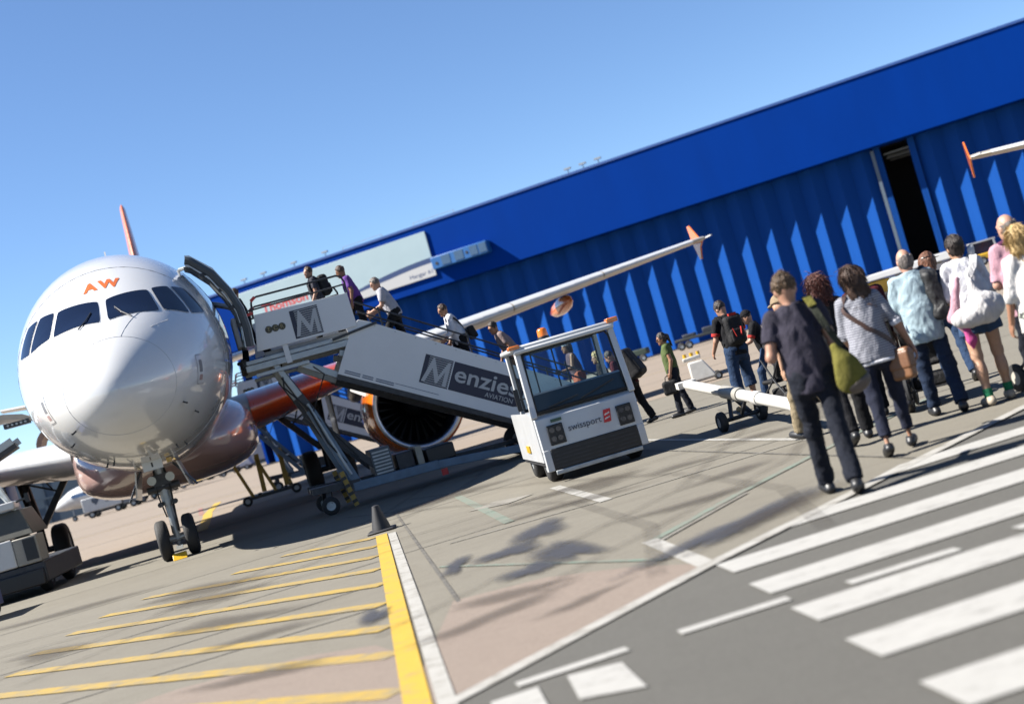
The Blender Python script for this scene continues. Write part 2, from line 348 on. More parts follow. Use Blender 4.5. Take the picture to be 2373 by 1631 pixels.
hz = thing('hangar', 'long blue aircraft hangar with tall pleated sliding doors', 'hangar', (-25.3, 130.5, 0), R(-21.119))
MB().box(-1.5, 100, 0, 2.6, 11.2, 16.8).build('fascia', blue_fascia, hz, bevel=.04)
MB().box(-1.6, 100.1, -.08, 40, 16.8, 17.0).build('roof', pbr('roof_trim', (.02, .1, .4), .6), hz)
MB().box(-1.5, -1.2, 2.6, 40, 0, 16.8).box(99.7, 100, 2.6, 40, 0, 16.8).box(-1.2, 99.7, 39.7, 40, 0, 16.8).build('outer_wall', blue_fascia, hz)
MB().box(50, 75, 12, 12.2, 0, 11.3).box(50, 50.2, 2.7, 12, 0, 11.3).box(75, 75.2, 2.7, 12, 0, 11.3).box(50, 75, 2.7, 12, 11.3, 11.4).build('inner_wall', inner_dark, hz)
MB().box(-1.5, 99.9, .9, 2.3, 0, .12).build('door_track', dark_metal, hz)
pz = MB().prism([(.002, 1.95, .12), (1.11, 1.35, .12), (2.098, 1.95, .12), (2.098, 2.05, .12), (.002, 2.05, .12)], (0, 0, 11.06))
first = None
for s in [59.95 - 1.15 - 2.1 * i for i in range(29)] + [64.15 + 2.1 * i for i in range(17)]:
    if first is None: first = pz.build('door_panel', door_blue, hz, smooth=0); first.location = (s, 0, 0)
    else:
        o = bpy.data.objects.new('door_panel', first.data); C.objects.link(o); o.parent = hz; o.location = (s, 0, 0)
MB().box(60.9, 61.42, 1.5, 2.1, .12, 11.19).box(63.62, 64.13, 1.55, 2.05, .12, 11.19).build('door_post', door_blue, hz, smooth=0)
MB().box(60.72, 60.98, 1.0, 1.14, .12, 11.0).build('vertical_rail', pbr('rail_grey', (.14, .19, .25), .5), hz)
for i in range(4): MB().box(61.45, 63.6, 4 + i * 1.6, 4.15 + i * 1.6, 10.6 - .25 * (i % 2), 10.75 - .25 * (i % 2)).build('ceiling_beam', pbr('beam_white', (.5, .55, .58), .6), hz)
# fascia sign
sg = MB().box(1.8, 22.3, -.16, .02, 12.2, 16.25).build('sign_board', sign_blue, hz, bevel=.02)
top = lambda s: 12.25 + 1.6 * (1 - ((22.3 - s) / 11.6) ** 1.9)
bot = lambda s: top(s) - .05 - .42 * min(1, (s - 10.7) / 7)
ss = [10.75 + (22.29 - 10.75) * i / 24 for i in range(25)]
mb = MB()
for a, b_ in zip(ss[:-1], ss[1:]): mb.add([(a, -.168, bot(a)), (b_, -.168, bot(b_)), (b_, -.168, top(b_)), (a, -.168, top(a))], [(0, 1, 2, 3)])
mb.build('curved_band', sign_navy, sg, smooth=0, recalc=False)
mb = MB()
for a, b_ in zip(ss[:-1], ss[1:]):
    if bot(b_) > 12.21: mb.add([(a, -.167, 12.21), (b_, -.167, 12.21), (b_, -.167, bot(b_)), (a, -.167, max(12.21, bot(a)))], [(0, 1, 2, 3)])
mb.build('white_field', sign_white, sg, smooth=0, recalc=False)
text('Thomson', 1.12, sign_red, sg, frame((4.3, -.17, 13.72), (1, 0, 0), (0, 0, 1)), bold=.022, width=5.0)
text('Hangar 61', .52, sign_navy, sg, frame((19.7, -.172, 12.5), (1, 0, 0), (0, 0, 1)), width=2.3)
lv = MB().box(22.45, 27.95, -.9, -.02, 12.65, 13.72).build('vent_housing', louvre_blue, hz, bevel=.05)
for x0, x1 in ((23.45, 24.3), (24.75, 25.6), (26.25, 27.0), (27.15, 27.85)):
    MB().box(x0, x1, -.93, -.89, 12.8, 13.6).build('louvre', louvre_grey, lv)
MB().cyl((22.95, -.93, 13.1), (22.95, -.88, 13.1), .14).build('vent_hole', inner_dark, lv)
MB().cyl((25.95, -.93, 13.2), (25.95, -.88, 13.2), .12).build('vent_hole', inner_dark, lv)
for i, s in enumerate((3.0, 5.2, 8.6, 12, 36.5, 37.9, 39.3)):
    MB().cyl((s, .3, 17), (s, .3, 17.35), .05, n=8).box(s - .3, s + .3, .15, .45, 17.35, 17.5).build('roof_lamp', grey_metal, hz)
for i, s in enumerate((13.0, 20.5)):
    MB().box(s, s + 4.2, 2, 2.05, 17.5, 17.54).box(s, s + .05, 2, 2.05, 17, 17.5).box(s + 4.15, s + 4.2, 2, 2.05, 17, 17.5).build('roof_guard_rail', grey_metal, hz)

# distant grey-blue building behind the parked business jet
fb = thing('terminal_building', 'low dark blue-grey building far behind the small parked jet', 'building', (-75, 176, 0), R(-6))
steel_far = pbr('far_cladding', (.05, .10, .16), .6, var=.12, scale=.3)
MB().box(-60, 62, 0, 25, 0, 8.3).build('wall', steel_far, fb)
MB().box(-60.3, 62.3, -.3, 25.3, 8.3, 8.6).build('roof', pbr('far_roof', (.16, .2, .24), .6), fb)
for i in range(24): MB().box(-57 + i * 5, -56.6 + i * 5, -.12, -.005, 0, 8.25).build('pilaster', pbr('far_pilaster', (.04, .085, .14), .6), fb)
MB().box(-60, 62, -.2, -.125, 3.1, 3.35).build('cladding_band', pbr('far_pilaster', (.04, .085, .14), .6), fb)
# ------------------------------------------------------------------ airliner
FX = np.array([0, .02, .06, .15, .3, .5, .8, 1.2, 1.7, 2.2, 2.7, 3.2, 3.8, 4.5, 5.3, 6.2, 20, 24, 27, 30, 32.5, 33.8])
FT = np.array([3.0, 3.13, 3.24, 3.39, 3.57, 3.75, 3.96, 4.20, 4.46, 4.76, 5.08, 5.34, 5.56, 5.73, 5.83, 5.87, 5.87, 5.87, 5.86, 5.82, 5.7, 5.35])
FB = np.array([3.0, 2.87, 2.77, 2.64, 2.50, 2.38, 2.25, 2.13, 2.02, 1.94, 1.88, 1.83, 1.79, 1.76, 1.74, 1.73, 1.73, 1.85, 2.35, 3.2, 4.05, 4.75])
FW = np.array([0, .14, .25, .41, .60, .79, 1.02, 1.25, 1.47, 1.63, 1.75, 1.83, 1.895, 1.94, 1.965, 1.975, 1.975, 1.95, 1.72, 1.2, .62, .25])
FW = FW * .965
FC = np.array([3.0, 3.0, 3.0, 3.01, 3.02, 3.05, 3.1, 3.18, 3.28, 3.38, 3.46, 3.54, 3.62, 3.70, 3.77, 3.80, 3.80, 3.85, 4.1, 4.5, 4.9, 5.05])
def pch(xs, ys, x):
    h = np.diff(xs); d = np.diff(ys) / h; m = np.zeros(len(xs)); m[0], m[-1] = d[0], d[-1]
    for i in range(1, len(xs) - 1):
        if d[i - 1] * d[i] > 0:
            w1, w2 = 2 * h[i] + h[i - 1], h[i] + 2 * h[i - 1]; m[i] = (w1 + w2) / (w1 / d[i - 1] + w2 / d[i])
    i = min(max(int(np.searchsorted(xs, x)) - 1, 0), len(xs) - 2); t = (x - xs[i]) / h[i]
    return ys[i] * (1 + 2 * t) * (1 - t) ** 2 + m[i] * h[i] * t * (1 - t) ** 2 + ys[i + 1] * t * t * (3 - 2 * t) + m[i + 1] * h[i] * t * t * (t - 1)
def sect(x): return [float(pch(FX, a, x)) for a in (FT, FB, FW, FC)]
def skin(x, th, off=0):               # th from +y (port) upwards
    zt, zb, hw, zc = sect(x); s = math.sin(th); b = (zt - zc) if s >= 0 else (zc - zb)
    return (x, (hw + off) * math.cos(th), zc + (b + off) * s)
def onskin(p, off=.008):              # push a point radially on to the skin
    x, y, z = p; zt, zb, hw, zc = sect(x); b = (zt - zc) if z >= zc else (zc - zb)
    return skin(x, math.atan2((z - zc) / b, y / hw), off)
def AP(p): return (p[0] - 5.07, -p[1], p[2])
PSI = R(12.3)
jet = thing('airliner', 'white and orange airliner parked nose-on with its front door open', 'airliner', (-6.95, 25.806, 0), R(90) + PSI)
def part(mb, name, mat, parent=None, **k):
    mb.v = [AP(p) for p in mb.v]; return mb.build(name, mat, parent or jet, **k)
NS = 64
st = [1e-4, .008, .02, .04, .07, .1, .15, .22, .3, .4, .5, .65, .8, 1, 1.2, 1.45, 1.7, 1.95, 2.2, 2.45, 2.7, 2.95, 3.2, 3.5, 3.8, 4.15, 4.5, 4.9, 5.3, 5.75, 6.2, 9, 13, 17, 20, 22, 24, 25.5, 27, 28.5, 30, 31.3, 32.5, 33.8]
fus = part(MB().loft([[skin(x, 2 * math.pi * i / NS) for i in range(NS)] for x in st]), 'fuselage', jet_white, smooth=60)
seam = pbr('panel_seam', (.62, .62, .63), .5)
def seam_line(pts, wd=.012, mat=seam, name='panel_seam', parent=None):
    return part(MB().tube([onskin(p, .001) for p in pts], wd / 2, n=4), name, mat, parent or fus)
seam_line([skin(.62, 2 * math.pi * i / 48) for i in range(49)], .006)
for yv in (-.35, .5): seam_line([(.62 + (1.7 - .62) * i / 8, yv * (.5 + .5 * i / 8), 4) for i in range(9)], .008)
seam_line([skin(3.1, 2 * math.pi * i / 48) for i in range(49)], .009)
seam_line([skin(6.3, 2 * math.pi * i / 48) for i in range(49)], .009)
# flight-deck panes: 3D corner estimates pushed on to the skin
def pane(c, name, mat, off, inset=0, parent=None, n=10):
    c = [Vector(q) for q in c]; cen = sum(c, Vector()) / 4; c = [q + (cen - q) * inset for q in c]; mb = MB(); vs = []
    for i in range(n + 1):
        for j in range(n + 1):
            u, v = i / n, j / n
            # rounded corners
            if mat is m_cockpit or True:
                uu, vv = u * 2 - 1, v * 2 - 1; k = 1 - .045 * (abs(uu) ** 6) * (abs(vv) ** 6); u, v = (uu * k + 1) / 2, (vv * k + 1) / 2
            vs.append(onskin(c[0] * (1 - u) * (1 - v) + c[1] * u * (1 - v) + c[2] * u * v + c[3] * (1 - u) * v, off))
    return part(mb.add(vs, [(i * (n + 1) + j, (i + 1) * (n + 1) + j, (i + 1) * (n + 1) + j + 1, i * (n + 1) + j + 1) for i in range(n) for j in range(n)]), name, mat, parent, smooth=60)
frame_grey = pbr('window_surround', (.55, .56, .57), .35, metal=.3)
for s in (1, -1):
    for cs in ([(1.95, .06, 4.60), (2.27, .79, 4.66), (1.62, .91, 4.17), (1.13, .065, 4.155)],
               [(2.34, .85, 4.67), (2.6, 1.1, 4.63), (2.09, 1.37, 4.05), (1.70, .965, 4.17)],
               [(2.64, 1.14, 4.61), (2.90, 1.32, 4.53), (2.66, 1.6, 4.05), (2.15, 1.405, 4.045)]):
        cs = [(a, b * .955 * s, c) for a, b, c in cs]
        fr_ = pane(cs, 'window_frame', frame_grey, .004, -.03, fus)
        pane(cs, 'window_pane', m_cockpit, .010, 0, fr_)
for s in (1, -1):
    part(MB().tube([onskin((1.2, .45 * s, 4.2), .02), onskin((1.35, .3 * s, 4.32), .03), onskin((1.6, .2 * s, 4.45), .025)], .012, n=5), 'wiper', black_plastic, fus)
for ch, y0, w_ in (('A', -.26, .22), ('W', .0, .32)):
    o_ = Vector((2.36, y0, 4.85)); xd, yd_ = Vector((0, 1, 0)), Vector((.62, 0, .40)).normalized()
    mt = frame((0, 0, 0), (1, 0, 0), (0, 1, 0)); tx = text(ch, .42, jet_orange, fus, mt, bold=.02, width=w_ * 1.15)
    for v in tx.data.vertices:
        q = onskin(o_ + xd * v.co.x + yd_ * v.co.y, .006 + v.co.z * .3); v.co = AP(q)
    tx.data.update()
# small hatches, probes and placards on the nose
hatch_dark = pbr('hatch_grey', (.25, .25, .27), .5)
for s in (1, -1):
    for k in range(4):
        pass
    c0 = [(1.22, 1.25 * s, 3.28), (1.42, 1.36 * s, 3.28), (1.42, 1.25 * s, 2.82), (1.18, 1.16 * s, 2.82)]
    f_ = pane(c0, 'access_hatch', pbr('hatch_line', (.45, .45, .46), .5), .003, -.08, fus); f2 = pane(c0, 'hatch_face', jet_white, .005, .0, f_)
    pane([(1.27, 1.28 * s, 3.2), (1.37, 1.335 * s, 3.2), (1.36, 1.29 * s, 3.0), (1.25, 1.22 * s, 3.0)], 'hatch_vent', hatch_dark, .008, 0, f_)
    pane([(1.25, 1.23 * s, 2.96), (1.36, 1.28 * s, 2.96), (1.35, 1.24 * s, 2.87), (1.23, 1.2 * s, 2.87)], 'hatch_placard', pbr('placard_red', (.5, .32, .3), .5), .0075, 0, f_)
    for p in ((.9, .80 * s, 2.62), (2.3, .52 * s, 2.0), (2.65, .66 * s, 2.0), (1.5, .95 * s, 2.45)):
        q = Vector(onskin(p, 0)); n_ = (q - Vector((q.x, 0, sect(p[0])[3]))).normalized()
        part(MB().bar(q - n_ * .02, q + n_ * .07, .025).bar(q + n_ * .06, q + n_ * .06 + Vector((-.11, 0, 0)), .025), 'air_probe', dark_metal, fus)
    seam_line([(1.42, .86 * s, 3.9), (1.0, .55 * s, 3.75)], .018, pbr('rain_strip', (.75, .76, .78), .3), 'rain_strip')
q = onskin((7.6, 0, 5.9), 0); part(MB().bar((q[0], 0, q[2] - .02), (q[0] + .25, 0, q[2] + .42), .03, .2), 'blade_aerial', jet_white, fus)
# cabin windows (shared mesh)
w0 = None
for s in (1, -1):
    me0 = None
    for i in range(30):
        x = 7.2 + i * .53
        if 9.0 < x < 9.2: continue
        if me0 is None:
            o = pane([(x, 1.9 * s, 4.42), (x + .22, 1.9 * s, 4.42), (x + .22, 1.93 * s, 4.1), (x, 1.93 * s, 4.1)], 'cabin_window', m_cockpit, .004, 0, fus, n=4); me0, x0 = o.data, x
        else:
            o = bpy.data.objects.new('cabin_window', me0); C.objects.link(o); o.parent = fus; o.location = (x - x0, 0, 0)
# front port doorway, the open door and its arm
dz = [3.30 + 1.86 * i / 10 for i in range(11)]
def sidey(x, z, off=0):
    zt, zb, hw, zc = sect(x); b = (zt - zc) if z >= zc else (zc - zb); return hw * math.sqrt(max(0, 1 - ((z - zc) / b) ** 2)) + off
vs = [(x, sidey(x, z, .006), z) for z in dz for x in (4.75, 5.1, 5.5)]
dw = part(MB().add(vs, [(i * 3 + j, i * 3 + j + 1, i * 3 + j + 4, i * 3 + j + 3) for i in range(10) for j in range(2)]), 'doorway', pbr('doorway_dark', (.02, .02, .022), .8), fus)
prof = [(1.50, 5.27), (1.58, 5.25), (1.92, 4.93), (2.15, 4.48), (2.27, 4.1), (2.30, 3.71), (2.28, 3.38)]
inn = [(1.46, 5.08), (1.55, 5.03), (1.82, 4.73), (2.0, 4.38), (2.11, 4.05), (2.13, 3.71), (2.10, 3.38)]
door_in = pbr('door_liner', (.16, .18, .19), .5, var=.15, scale=9, dirt=.3); door_sk = jet_white
rings = [[(x, y, z) for y, z in prof] + [(x, y, z) for y, z in inn[::-1]] for x in (3.78, 3.84, 4.56, 4.62)]
dr = part(MB().loft(rings), 'door', door_sk, smooth=30)
part(MB().loft([[(x, y - .012, z + .0) for y, z in [(a - .0, b) for a, b in inn]] + [(x, y - .03, z) for y, z in inn[::-1]] for x in (3.85, 4.55)]), 'door_liner', door_in, dr)
for z, y in ((4.85, 1.70), (4.5, 1.94), (4.15, 2.06), (3.8, 2.10)):
    part(MB().box(3.774, 3.80, y - .03, y + .09, z - .03, z + .03), 'door_latch', dark_metal, dr)
part(MB().box(3.80, 4.6, 1.98, 2.07, 3.40, 3.95), 'slide_bustle', pbr('bustle_grey', (.35, .36, .37), .6), dr, bevel=.02)
rim = [(x, y + .006, z) for x in (3.777,) for y, z in prof] ; part(MB().tube([(3.777, (a + c) / 2, (b + d) / 2) for (a, b), (c, d) in zip(prof, inn)], .075, n=6), 'door_edge', pbr('door_edge_grey', (.09, .10, .105), .5), dr)
part(MB().tube([(4.9, 1.2, 5.02), (4.5, 1.35, 5.14), (4.3, 1.52, 5.12)], .035, n=6).tube([(4.9, 1.78, 4.4), (4.5, 2.02, 4.25), (4.3, 2.06, 4.2)], .06, n=6), 'door_arm', grey_metal, dr)
# belly fairing
def rr(cx, hw, z0, z1, x, n=40, p=3.0):
    out = []
    for i in range(n):
        a = 2 * math.pi * i / n; c_, s_ = math.cos(a), math.sin(a)
        out.append((x, hw * math.copysign(abs(c_) ** (2 / p), c_), (z0 + z1) / 2 + (z1 - z0) / 2 * math.copysign(abs(s_) ** (2 / p), s_)))
    return out
part(MB().loft([rr(0, .9, 1.72, 2.3, 8.6), rr(0, 1.5, 1.52, 2.5, 9.2), rr(0, 1.88, 1.36, 2.8, 9.9), rr(0, 2.05, 1.26, 3.0, 10.7), rr(0, 2.14, 1.22, 3.1, 12), rr(0, 2.14, 1.22, 3.1, 16), rr(0, 2.0, 1.3, 3.0, 18), rr(0, 1.5, 1.6, 2.5, 20.5)]), 'belly_fairing', fairing_tinted, smooth=60)
# wings
def foil(xle, y, z, ch, th, inc, n=22):
    up, lo = [], []
    for i in range(n + 1):
        t = (1 - math.cos(math.pi * i / n)) / 2
        yt = 5 * th * (.2969 * math.sqrt(t) - .126 * t - .3516 * t * t + .2843 * t ** 3 - .1015 * t ** 4)
        cm = .018 * (2 * .45 * t - t * t) / .2 if t < .45 else .018 * ((1 - .9) + .9 * t - t * t) / .3025
        up.append((t, cm * .6 + yt * 1.05)); lo.append((t, cm * .6 - yt * .95))
    pts = lo[::-1] + up[1:-1]
    a = math.radians(inc); return [(xle + ch * (t * math.cos(a) + q * math.sin(a)), y, z + ch * (q * math.cos(a) - t * math.sin(a))) for t, q in pts]
STA = [(1.3, 10.55, 6.55, .155, 3.2, 2.42), (2.0, 10.9, 6.2, .15, 3, 2.5), (6.3, 13.1, 4.05, .12, 1.5, 3.0), (11.6, 15.82, 2.85, .11, .7, 3.53), (16.7, 18.45, 1.62, .105, 0, 4.03), (16.95, 18.62, 1.45, .09, 0, 4.05)]
def wsec(y):
    for a, b in zip(STA[:-1], STA[1:]):
        if a[0] <= y <= b[0]:
            t = (y - a[0]) / (b[0] - a[0]); return [p + (q - p) * t for p, q in zip(a, b)]
def wing(s):
    ys = [1.3, 2, 3, 4, 5, 6.3, 8, 10, 11.6, 13, 15, 16.7, 16.95]
    W = part(MB().loft([[(p[0], p[1] * s, p[2]) for p in foil(v[1], v[0], v[5], v[2], v[3], v[4])] for v in map(wsec, ys)]), 'wing', wing_grey, smooth=50)
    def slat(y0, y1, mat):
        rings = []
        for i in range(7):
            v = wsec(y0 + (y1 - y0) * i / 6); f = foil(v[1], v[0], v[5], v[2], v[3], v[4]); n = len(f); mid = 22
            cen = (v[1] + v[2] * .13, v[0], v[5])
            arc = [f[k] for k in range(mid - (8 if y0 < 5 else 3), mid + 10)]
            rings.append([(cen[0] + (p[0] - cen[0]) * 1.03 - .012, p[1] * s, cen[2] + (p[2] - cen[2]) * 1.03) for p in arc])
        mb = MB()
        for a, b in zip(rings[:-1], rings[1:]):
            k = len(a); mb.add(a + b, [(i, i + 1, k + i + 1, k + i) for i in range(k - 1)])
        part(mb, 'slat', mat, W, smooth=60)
    slat(2.06, 4.95, pbr('slat_cowl_reflection', (.62, .085, .012), .28, coat=.8, var=.1, scale=2) if s > 0 else white_paint); slat(6.7, 9.6, white_paint); slat(9.65, 12.8, white_paint); slat(12.85, 16.4, white_paint)  # port inboard slat: the orange cowl's reflection is put into its colour
    # wing-tip fence: swept plate above and below the tip
    t = .05
    pl = [(18.9, 4.03), (19.22, 4.18), (19.74, 4.62), (19.93, 4.62), (19.82, 4.05), (19.55, 3.48), (19.4, 3.48), (19.22, 3.85)]
    part(MB().prism([(x, 16.93 * s, z) for x, z in pl], (0, t * s, 0)), 'wing_fence', jet_orange, W, bevel=.012)
    for y, L, rad, mt in ((5.0, 3.0, .22, wing_grey), (8.2, 3.3, .24, jet_orange), (11.9, 2.8, .2, jet_orange)):
        v = wsec(y); x0 = v[1] + v[2] * .45; z = v[5] - v[2] * .07
        part(MB().loft([[(x0 + L * tt, y * s + rad * rr_ * math.cos(a), z - .1 - .18 * tt + rad * 1.3 * rr_ * math.sin(a)) for a in [2 * math.pi * i / 16 for i in range(16)]] for tt, rr_ in ((0, .05), (.06, .45), (.2, .85), (.45, 1), (.75, .75), (.94, .3), (1, .05))]), 'flap_fairing', mt, W, smooth=60)
    part(MB().bar((17.6, 16.75 * s, 4.02), (18.45, 16.9 * s, 4.04), .05), 'tip_light', pbr('tip_glass', (.8, .8, .8), .1), W)
    # engine
    c0 = (10.2, 5.75 * s, 1.55); ax = (1, 0, -.0)
    outer = [(.02, 1.06), (.06, 1.085), (.14, 1.115), (.3, 1.145), (.6, 1.175), (1.1, 1.19), (1.9, 1.17), (2.7, 1.08), (3.3, .95)]
    NC = part(MB().lathe(outer, c0, ax, 56), 'engine_nacelle', jet_orange, smooth=60)
    part(MB().lathe([(.02, 1.06), (.008, 1.04), (0, 1.01), (.01, .975), (.05, .945), (.11, .925)], c0, ax, 56), 'intake_lip', pbr('lip_metal', (.42, .42, .44), .34, metal=1), NC, smooth=60)
    part(MB().lathe([(.11, .925), (.3, .9), (.6, .87), (1.0, .87), (1.3, .87)], c0, ax, 48), 'intake_duct', pbr('duct_grey', (.009, .010, .014), .55, var=.1, spec=.15), NC, smooth=60)
    part(MB().lathe([(1.05, .05), (1.05, .87)], c0, ax, 40), 'fan_back', pbr('fan_black', (.006, .006, .007), .6), NC)
    fb_ = MB(); cc = Vector(c0)
    for k in range(24):
        a = 2 * math.pi * k / 24; rd = Vector((0, math.cos(a), math.sin(a))); tg = Vector((0, -math.sin(a), math.cos(a)))
        fb_.add([cc + Vector((.86, 0, 0)) + rd * .24 - tg * .03, cc + Vector((.98, 0, 0)) + rd * .24 + tg * .05, cc + Vector((.98, 0, 0)) + rd * .85 + tg * .10, cc + Vector((.84, 0, 0)) + rd * .85 - tg * .06], [(0, 1, 2, 3)])
    part(fb_, 'fan_blades', pbr('fan_metal', (.004, .004, .005), .7, spec=.03), NC, smooth=0)
    part(MB().lathe([(.55, .01), (.6, .08), (.75, .18), (.95, .26)], c0, ax, 24, caps=True), 'spinner', black_plastic, NC, smooth=60)
    part(MB().lathe([(3.25, .94), (3.3, .6), (4.3, .45), (4.9, .32)], c0, ax, 32, caps=True), 'exhaust_cone', bare_metal, NC, smooth=60)
    part(MB().hexa([(10.9, 5.65 * s, 2.6), (15.5, 5.65 * s, 2.5), (15.5, 5.85 * s, 2.5), (10.9, 5.85 * s, 2.6)], [(12.3, 5.7 * s, 3.0), (15.5, 5.7 * s, 2.9), (15.5, 5.8 * s, 2.9), (12.3, 5.8 * s, 3.0)]), 'pylon', jet_white, NC, bevel=.03)
    part(MB().bar((10.75, 5.75 * s - .98 * s, 2.15), (11.35, 5.75 * s - 1.28 * s, 2.42), .03, .3), 'nacelle_strake', white_paint, NC)
    return W
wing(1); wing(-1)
# fin and tailplane
def sfoil(o, ch, th, sp, n=12):
    out = []
    for i in range(2 * n):
        t = (1 + math.cos(math.pi * i / n)) / 2; q = 5 * th * (.2969 * math.sqrt(t) - .126 * t - .3516 * t * t + .2843 * t ** 3 - .1015 * t ** 4) * (1 if i < n else -1)
        out.append((o[0] + ch * t, o[1] + (q * ch if sp == 'y' else 0), o[2] + (q * ch if sp == 'z' else 0)))
    return out
part(MB().loft([sfoil((25.2, 0, 5.6), 6.6, .10, 'y'), sfoil((28.2, 0, 8.6), 4.3, .10, 'y'), sfoil((30.9, 0, 11.6), 2.1, .10, 'y'), sfoil((31.2, 0, 11.76), 1.6, .07, 'y')]), 'tail_fin', pbr('fin_orange', (.85, .27, .14), .3, coat=.6), smooth=60)
for s in (1, -1): part(MB().loft([sfoil((28.6, .8 * s, 4.9), 3.4, .1, 'z'), sfoil((31.4, 6.1 * s, 5.5), 1.4, .1, 'z')]), 'tailplane', jet_white, smooth=60)
# wheels and gear
def wheel(mbparent, cx, cy, cz, r, wd, name='wheel'):
    ty = part(MB().lathe([(-wd / 2, r * .55), (-wd / 2, r * .8), (-wd * .42, r * .93), (-wd * .25, r), (wd * .25, r), (wd * .42, r * .93), (wd / 2, r * .8), (wd / 2, r * .55)], (cx, cy, cz), (0, 1, 0), 32), name, rubber, mbparent, smooth=50)
    part(MB().lathe([(-wd * .42, .04), (-wd * .36, r * .3), (-wd * .44, r * .56), (wd * .44, r * .56), (wd * .36, r * .3), (wd * .42, .04)], (cx, cy, cz), (0, 1, 0), 24, caps=True), 'rim', grey_metal, ty)
    return ty
ng = part(MB().cyl((5.02, 0, 1.85), (5.05, 0, 1.02), .1).cyl((5.05, 0, 1.05), (5.07, 0, .36), .062).cyl((5.07, -.22, .38), (5.07, .22, .38), .05), 'nose_gear_leg', grey_metal)
for y in (-.25, .25): wheel(ng, 5.07, y, .385, .385, .22)
part(MB().bar((5.02, 0, 1.25), (5.9, 0, 1.8), .07).bar((5.0, -.16, 1.5), (5.0, .16, 1.5), .16, .22).cyl((5.0, -.3, 1.35), (5.0, .3, 1.35), .07, n=10), 'drag_brace', dark_metal, ng)
part(MB().bar((5.2, 0, 1.0), (5.38, 0, .75), .16, .04).bar((5.38, 0, .75), (5.16, 0, .48), .16, .04), 'torque_link', dark_metal, ng)
for y in (-.17, .17):
    part(MB().cyl((4.86, y, 1.52), (4.96, y, 1.52), .085, n=14), 'taxi_light', pbr('lamp_glass', (.5, .5, .5), .1, coat=1), ng)
    part(MB().cyl((4.9, y * .8, 1.05), (5.1, y * .8, 1.05), .05, n=10), 'steering_actuator', dark_metal, ng)
part(MB().tube([(4.98, .1, 1.7), (4.92, .12, 1.3), (4.97, .09, .9), (5.0, .06, .5)], .018, n=6).tube([(4.98, -.1, 1.7), (4.93, -.13, 1.2), (4.97, -.08, .8)], .015, n=6), 'hydraulic_hose', rubber, ng)
part(MB().bar((4.85, 0, .18), (4.85, 0, .24), .1, .12).bar((4.9, 0, .21), (5.07, 0, .3), .05), 'tow_fitting', bare_metal, ng)
for s in (1, -1):
    part(MB().prism([(4.4, .36 * s, 1.76), (6.2, .36 * s, 1.76), (6.1, .50 * s, 1.22), (4.6, .48 * s, 1.28)], (0, .03 * s, 0)), 'gear_door', white_paint, ng)
    part(MB().bar((4.6, .3 * s, 1.75), (4.55, .62 * s, 1.25), .12, .03), 'gear_door', dark_metal, ng)
part(MB().box(2.98, 3.0, -.15, .19, 1.70, 1.87).box(2.978, 2.985, .0, .03, 1.75, 1.83, 1), 'placard', [white_paint, black_plastic], fus)
part(MB().cyl((3.3, .3, 1.84), (3.3, .3, 1.76), .05, n=10), 'beacon', pbr('amber_lamp', (.8, .5, .1), .2), fus)
for s in (1, -1):
    g = part(MB().cyl((16.1, 3.95 * s, 2.75), (16.1, 3.8 * s, 1.1), .15).cyl((16.1, 3.8 * s, 1.15), (16.1, 3.8 * s, .5), .1).cyl((16.1, 3.3 * s, .56), (16.1, 4.3 * s, .56), .08), 'main_gear_leg', dark_metal)
    for y in (3.34, 4.26): wheel(g, 16.1, y * s, .57, .57, .41)
    part(MB().bar((16.0, 2.75 * s, 2.35), (16.05, 3.7 * s, 1.15), .13, .16).bar((16, 3.85 * s, 2.35), (16, 3.15 * s, 1.98), .05).bar((16, 3.4 * s, 2.4), (16, 3.2 * s, 1.98), .04), 'side_stay', dark_metal, g)
    part(MB().prism([(15.3, 4.25 * s, 2.8), (17.0, 4.25 * s, 2.8), (16.9, 4.2 * s, 1.2), (15.5, 4.2 * s, 1.1)], (0, .04 * s, 0)), 'gear_door', wing_grey, g)
# open cargo doors on the starboard side
cd = [(-2.0, 3.35), (-2.23, 3.43), (-2.53, 3.62), (-2.9, 3.71), (-3.25, 3.72)]; ci = [(y - .0, z - .1) for y, z in cd]
crg = part(MB().loft([[(x, y, z) for y, z in cd] + [(x, y, z) for y, z in ci[::-1]] for x in (8.7, 10.4)]), 'cargo_door', pbr('cargo_door_tan', (.55, .5, .42), .5, var=.1), smooth=30)
part(MB().box(8.66, 8.9, -2.95, -2.42, 3.40, 3.50), 'door_bracket', dark_metal, crg)
for k in range(5): part(MB().cyl((8.64, -2.5 - k * .09, 3.45), (8.67, -2.5 - k * .09, 3.45), .025, n=8), 'bracket_bolt', grey_metal, crg)
ar = [[(x, -2.7 + .0 - r_ * math.cos(a), 3.35 + r_ * .62 * math.sin(a)) for a in [math.pi * i / 10 * .62 for i in range(11)] for r_ in (1.18,)] for x in (20.4, 21.6)]
part(MB().loft([a_ + [(p[0], p[1] + .12, p[2] - .1) for p in a_[::-1]] for a_ in ar]), 'cargo_door', pbr('cargo_liner_brown', (.3, .2, .16), .6, var=.25, scale=9))
jet2 = copy_tree(jet, skip=('door', 'cargo_door', 'doorway'))
# second airliner, standing to the right: only its starboard wing tip reaches the picture
tag(jet2, 'parked airliner at the right edge of which only the wing tip shows', 'airliner')
_aft = Vector((-math.sin(PSI), math.cos(PSI), 0)); _port = Vector((math.cos(PSI), math.sin(PSI), 0))
P2 = R(-15); jet2.rotation_euler[2] = R(90) + P2
jet2.location = Vector((14.79, 41.4, 0)) - Vector((-math.sin(P2), math.cos(P2), 0)) * (19.4 - 5.07) + Vector((math.cos(P2), math.sin(P2), 0)) * 16.95
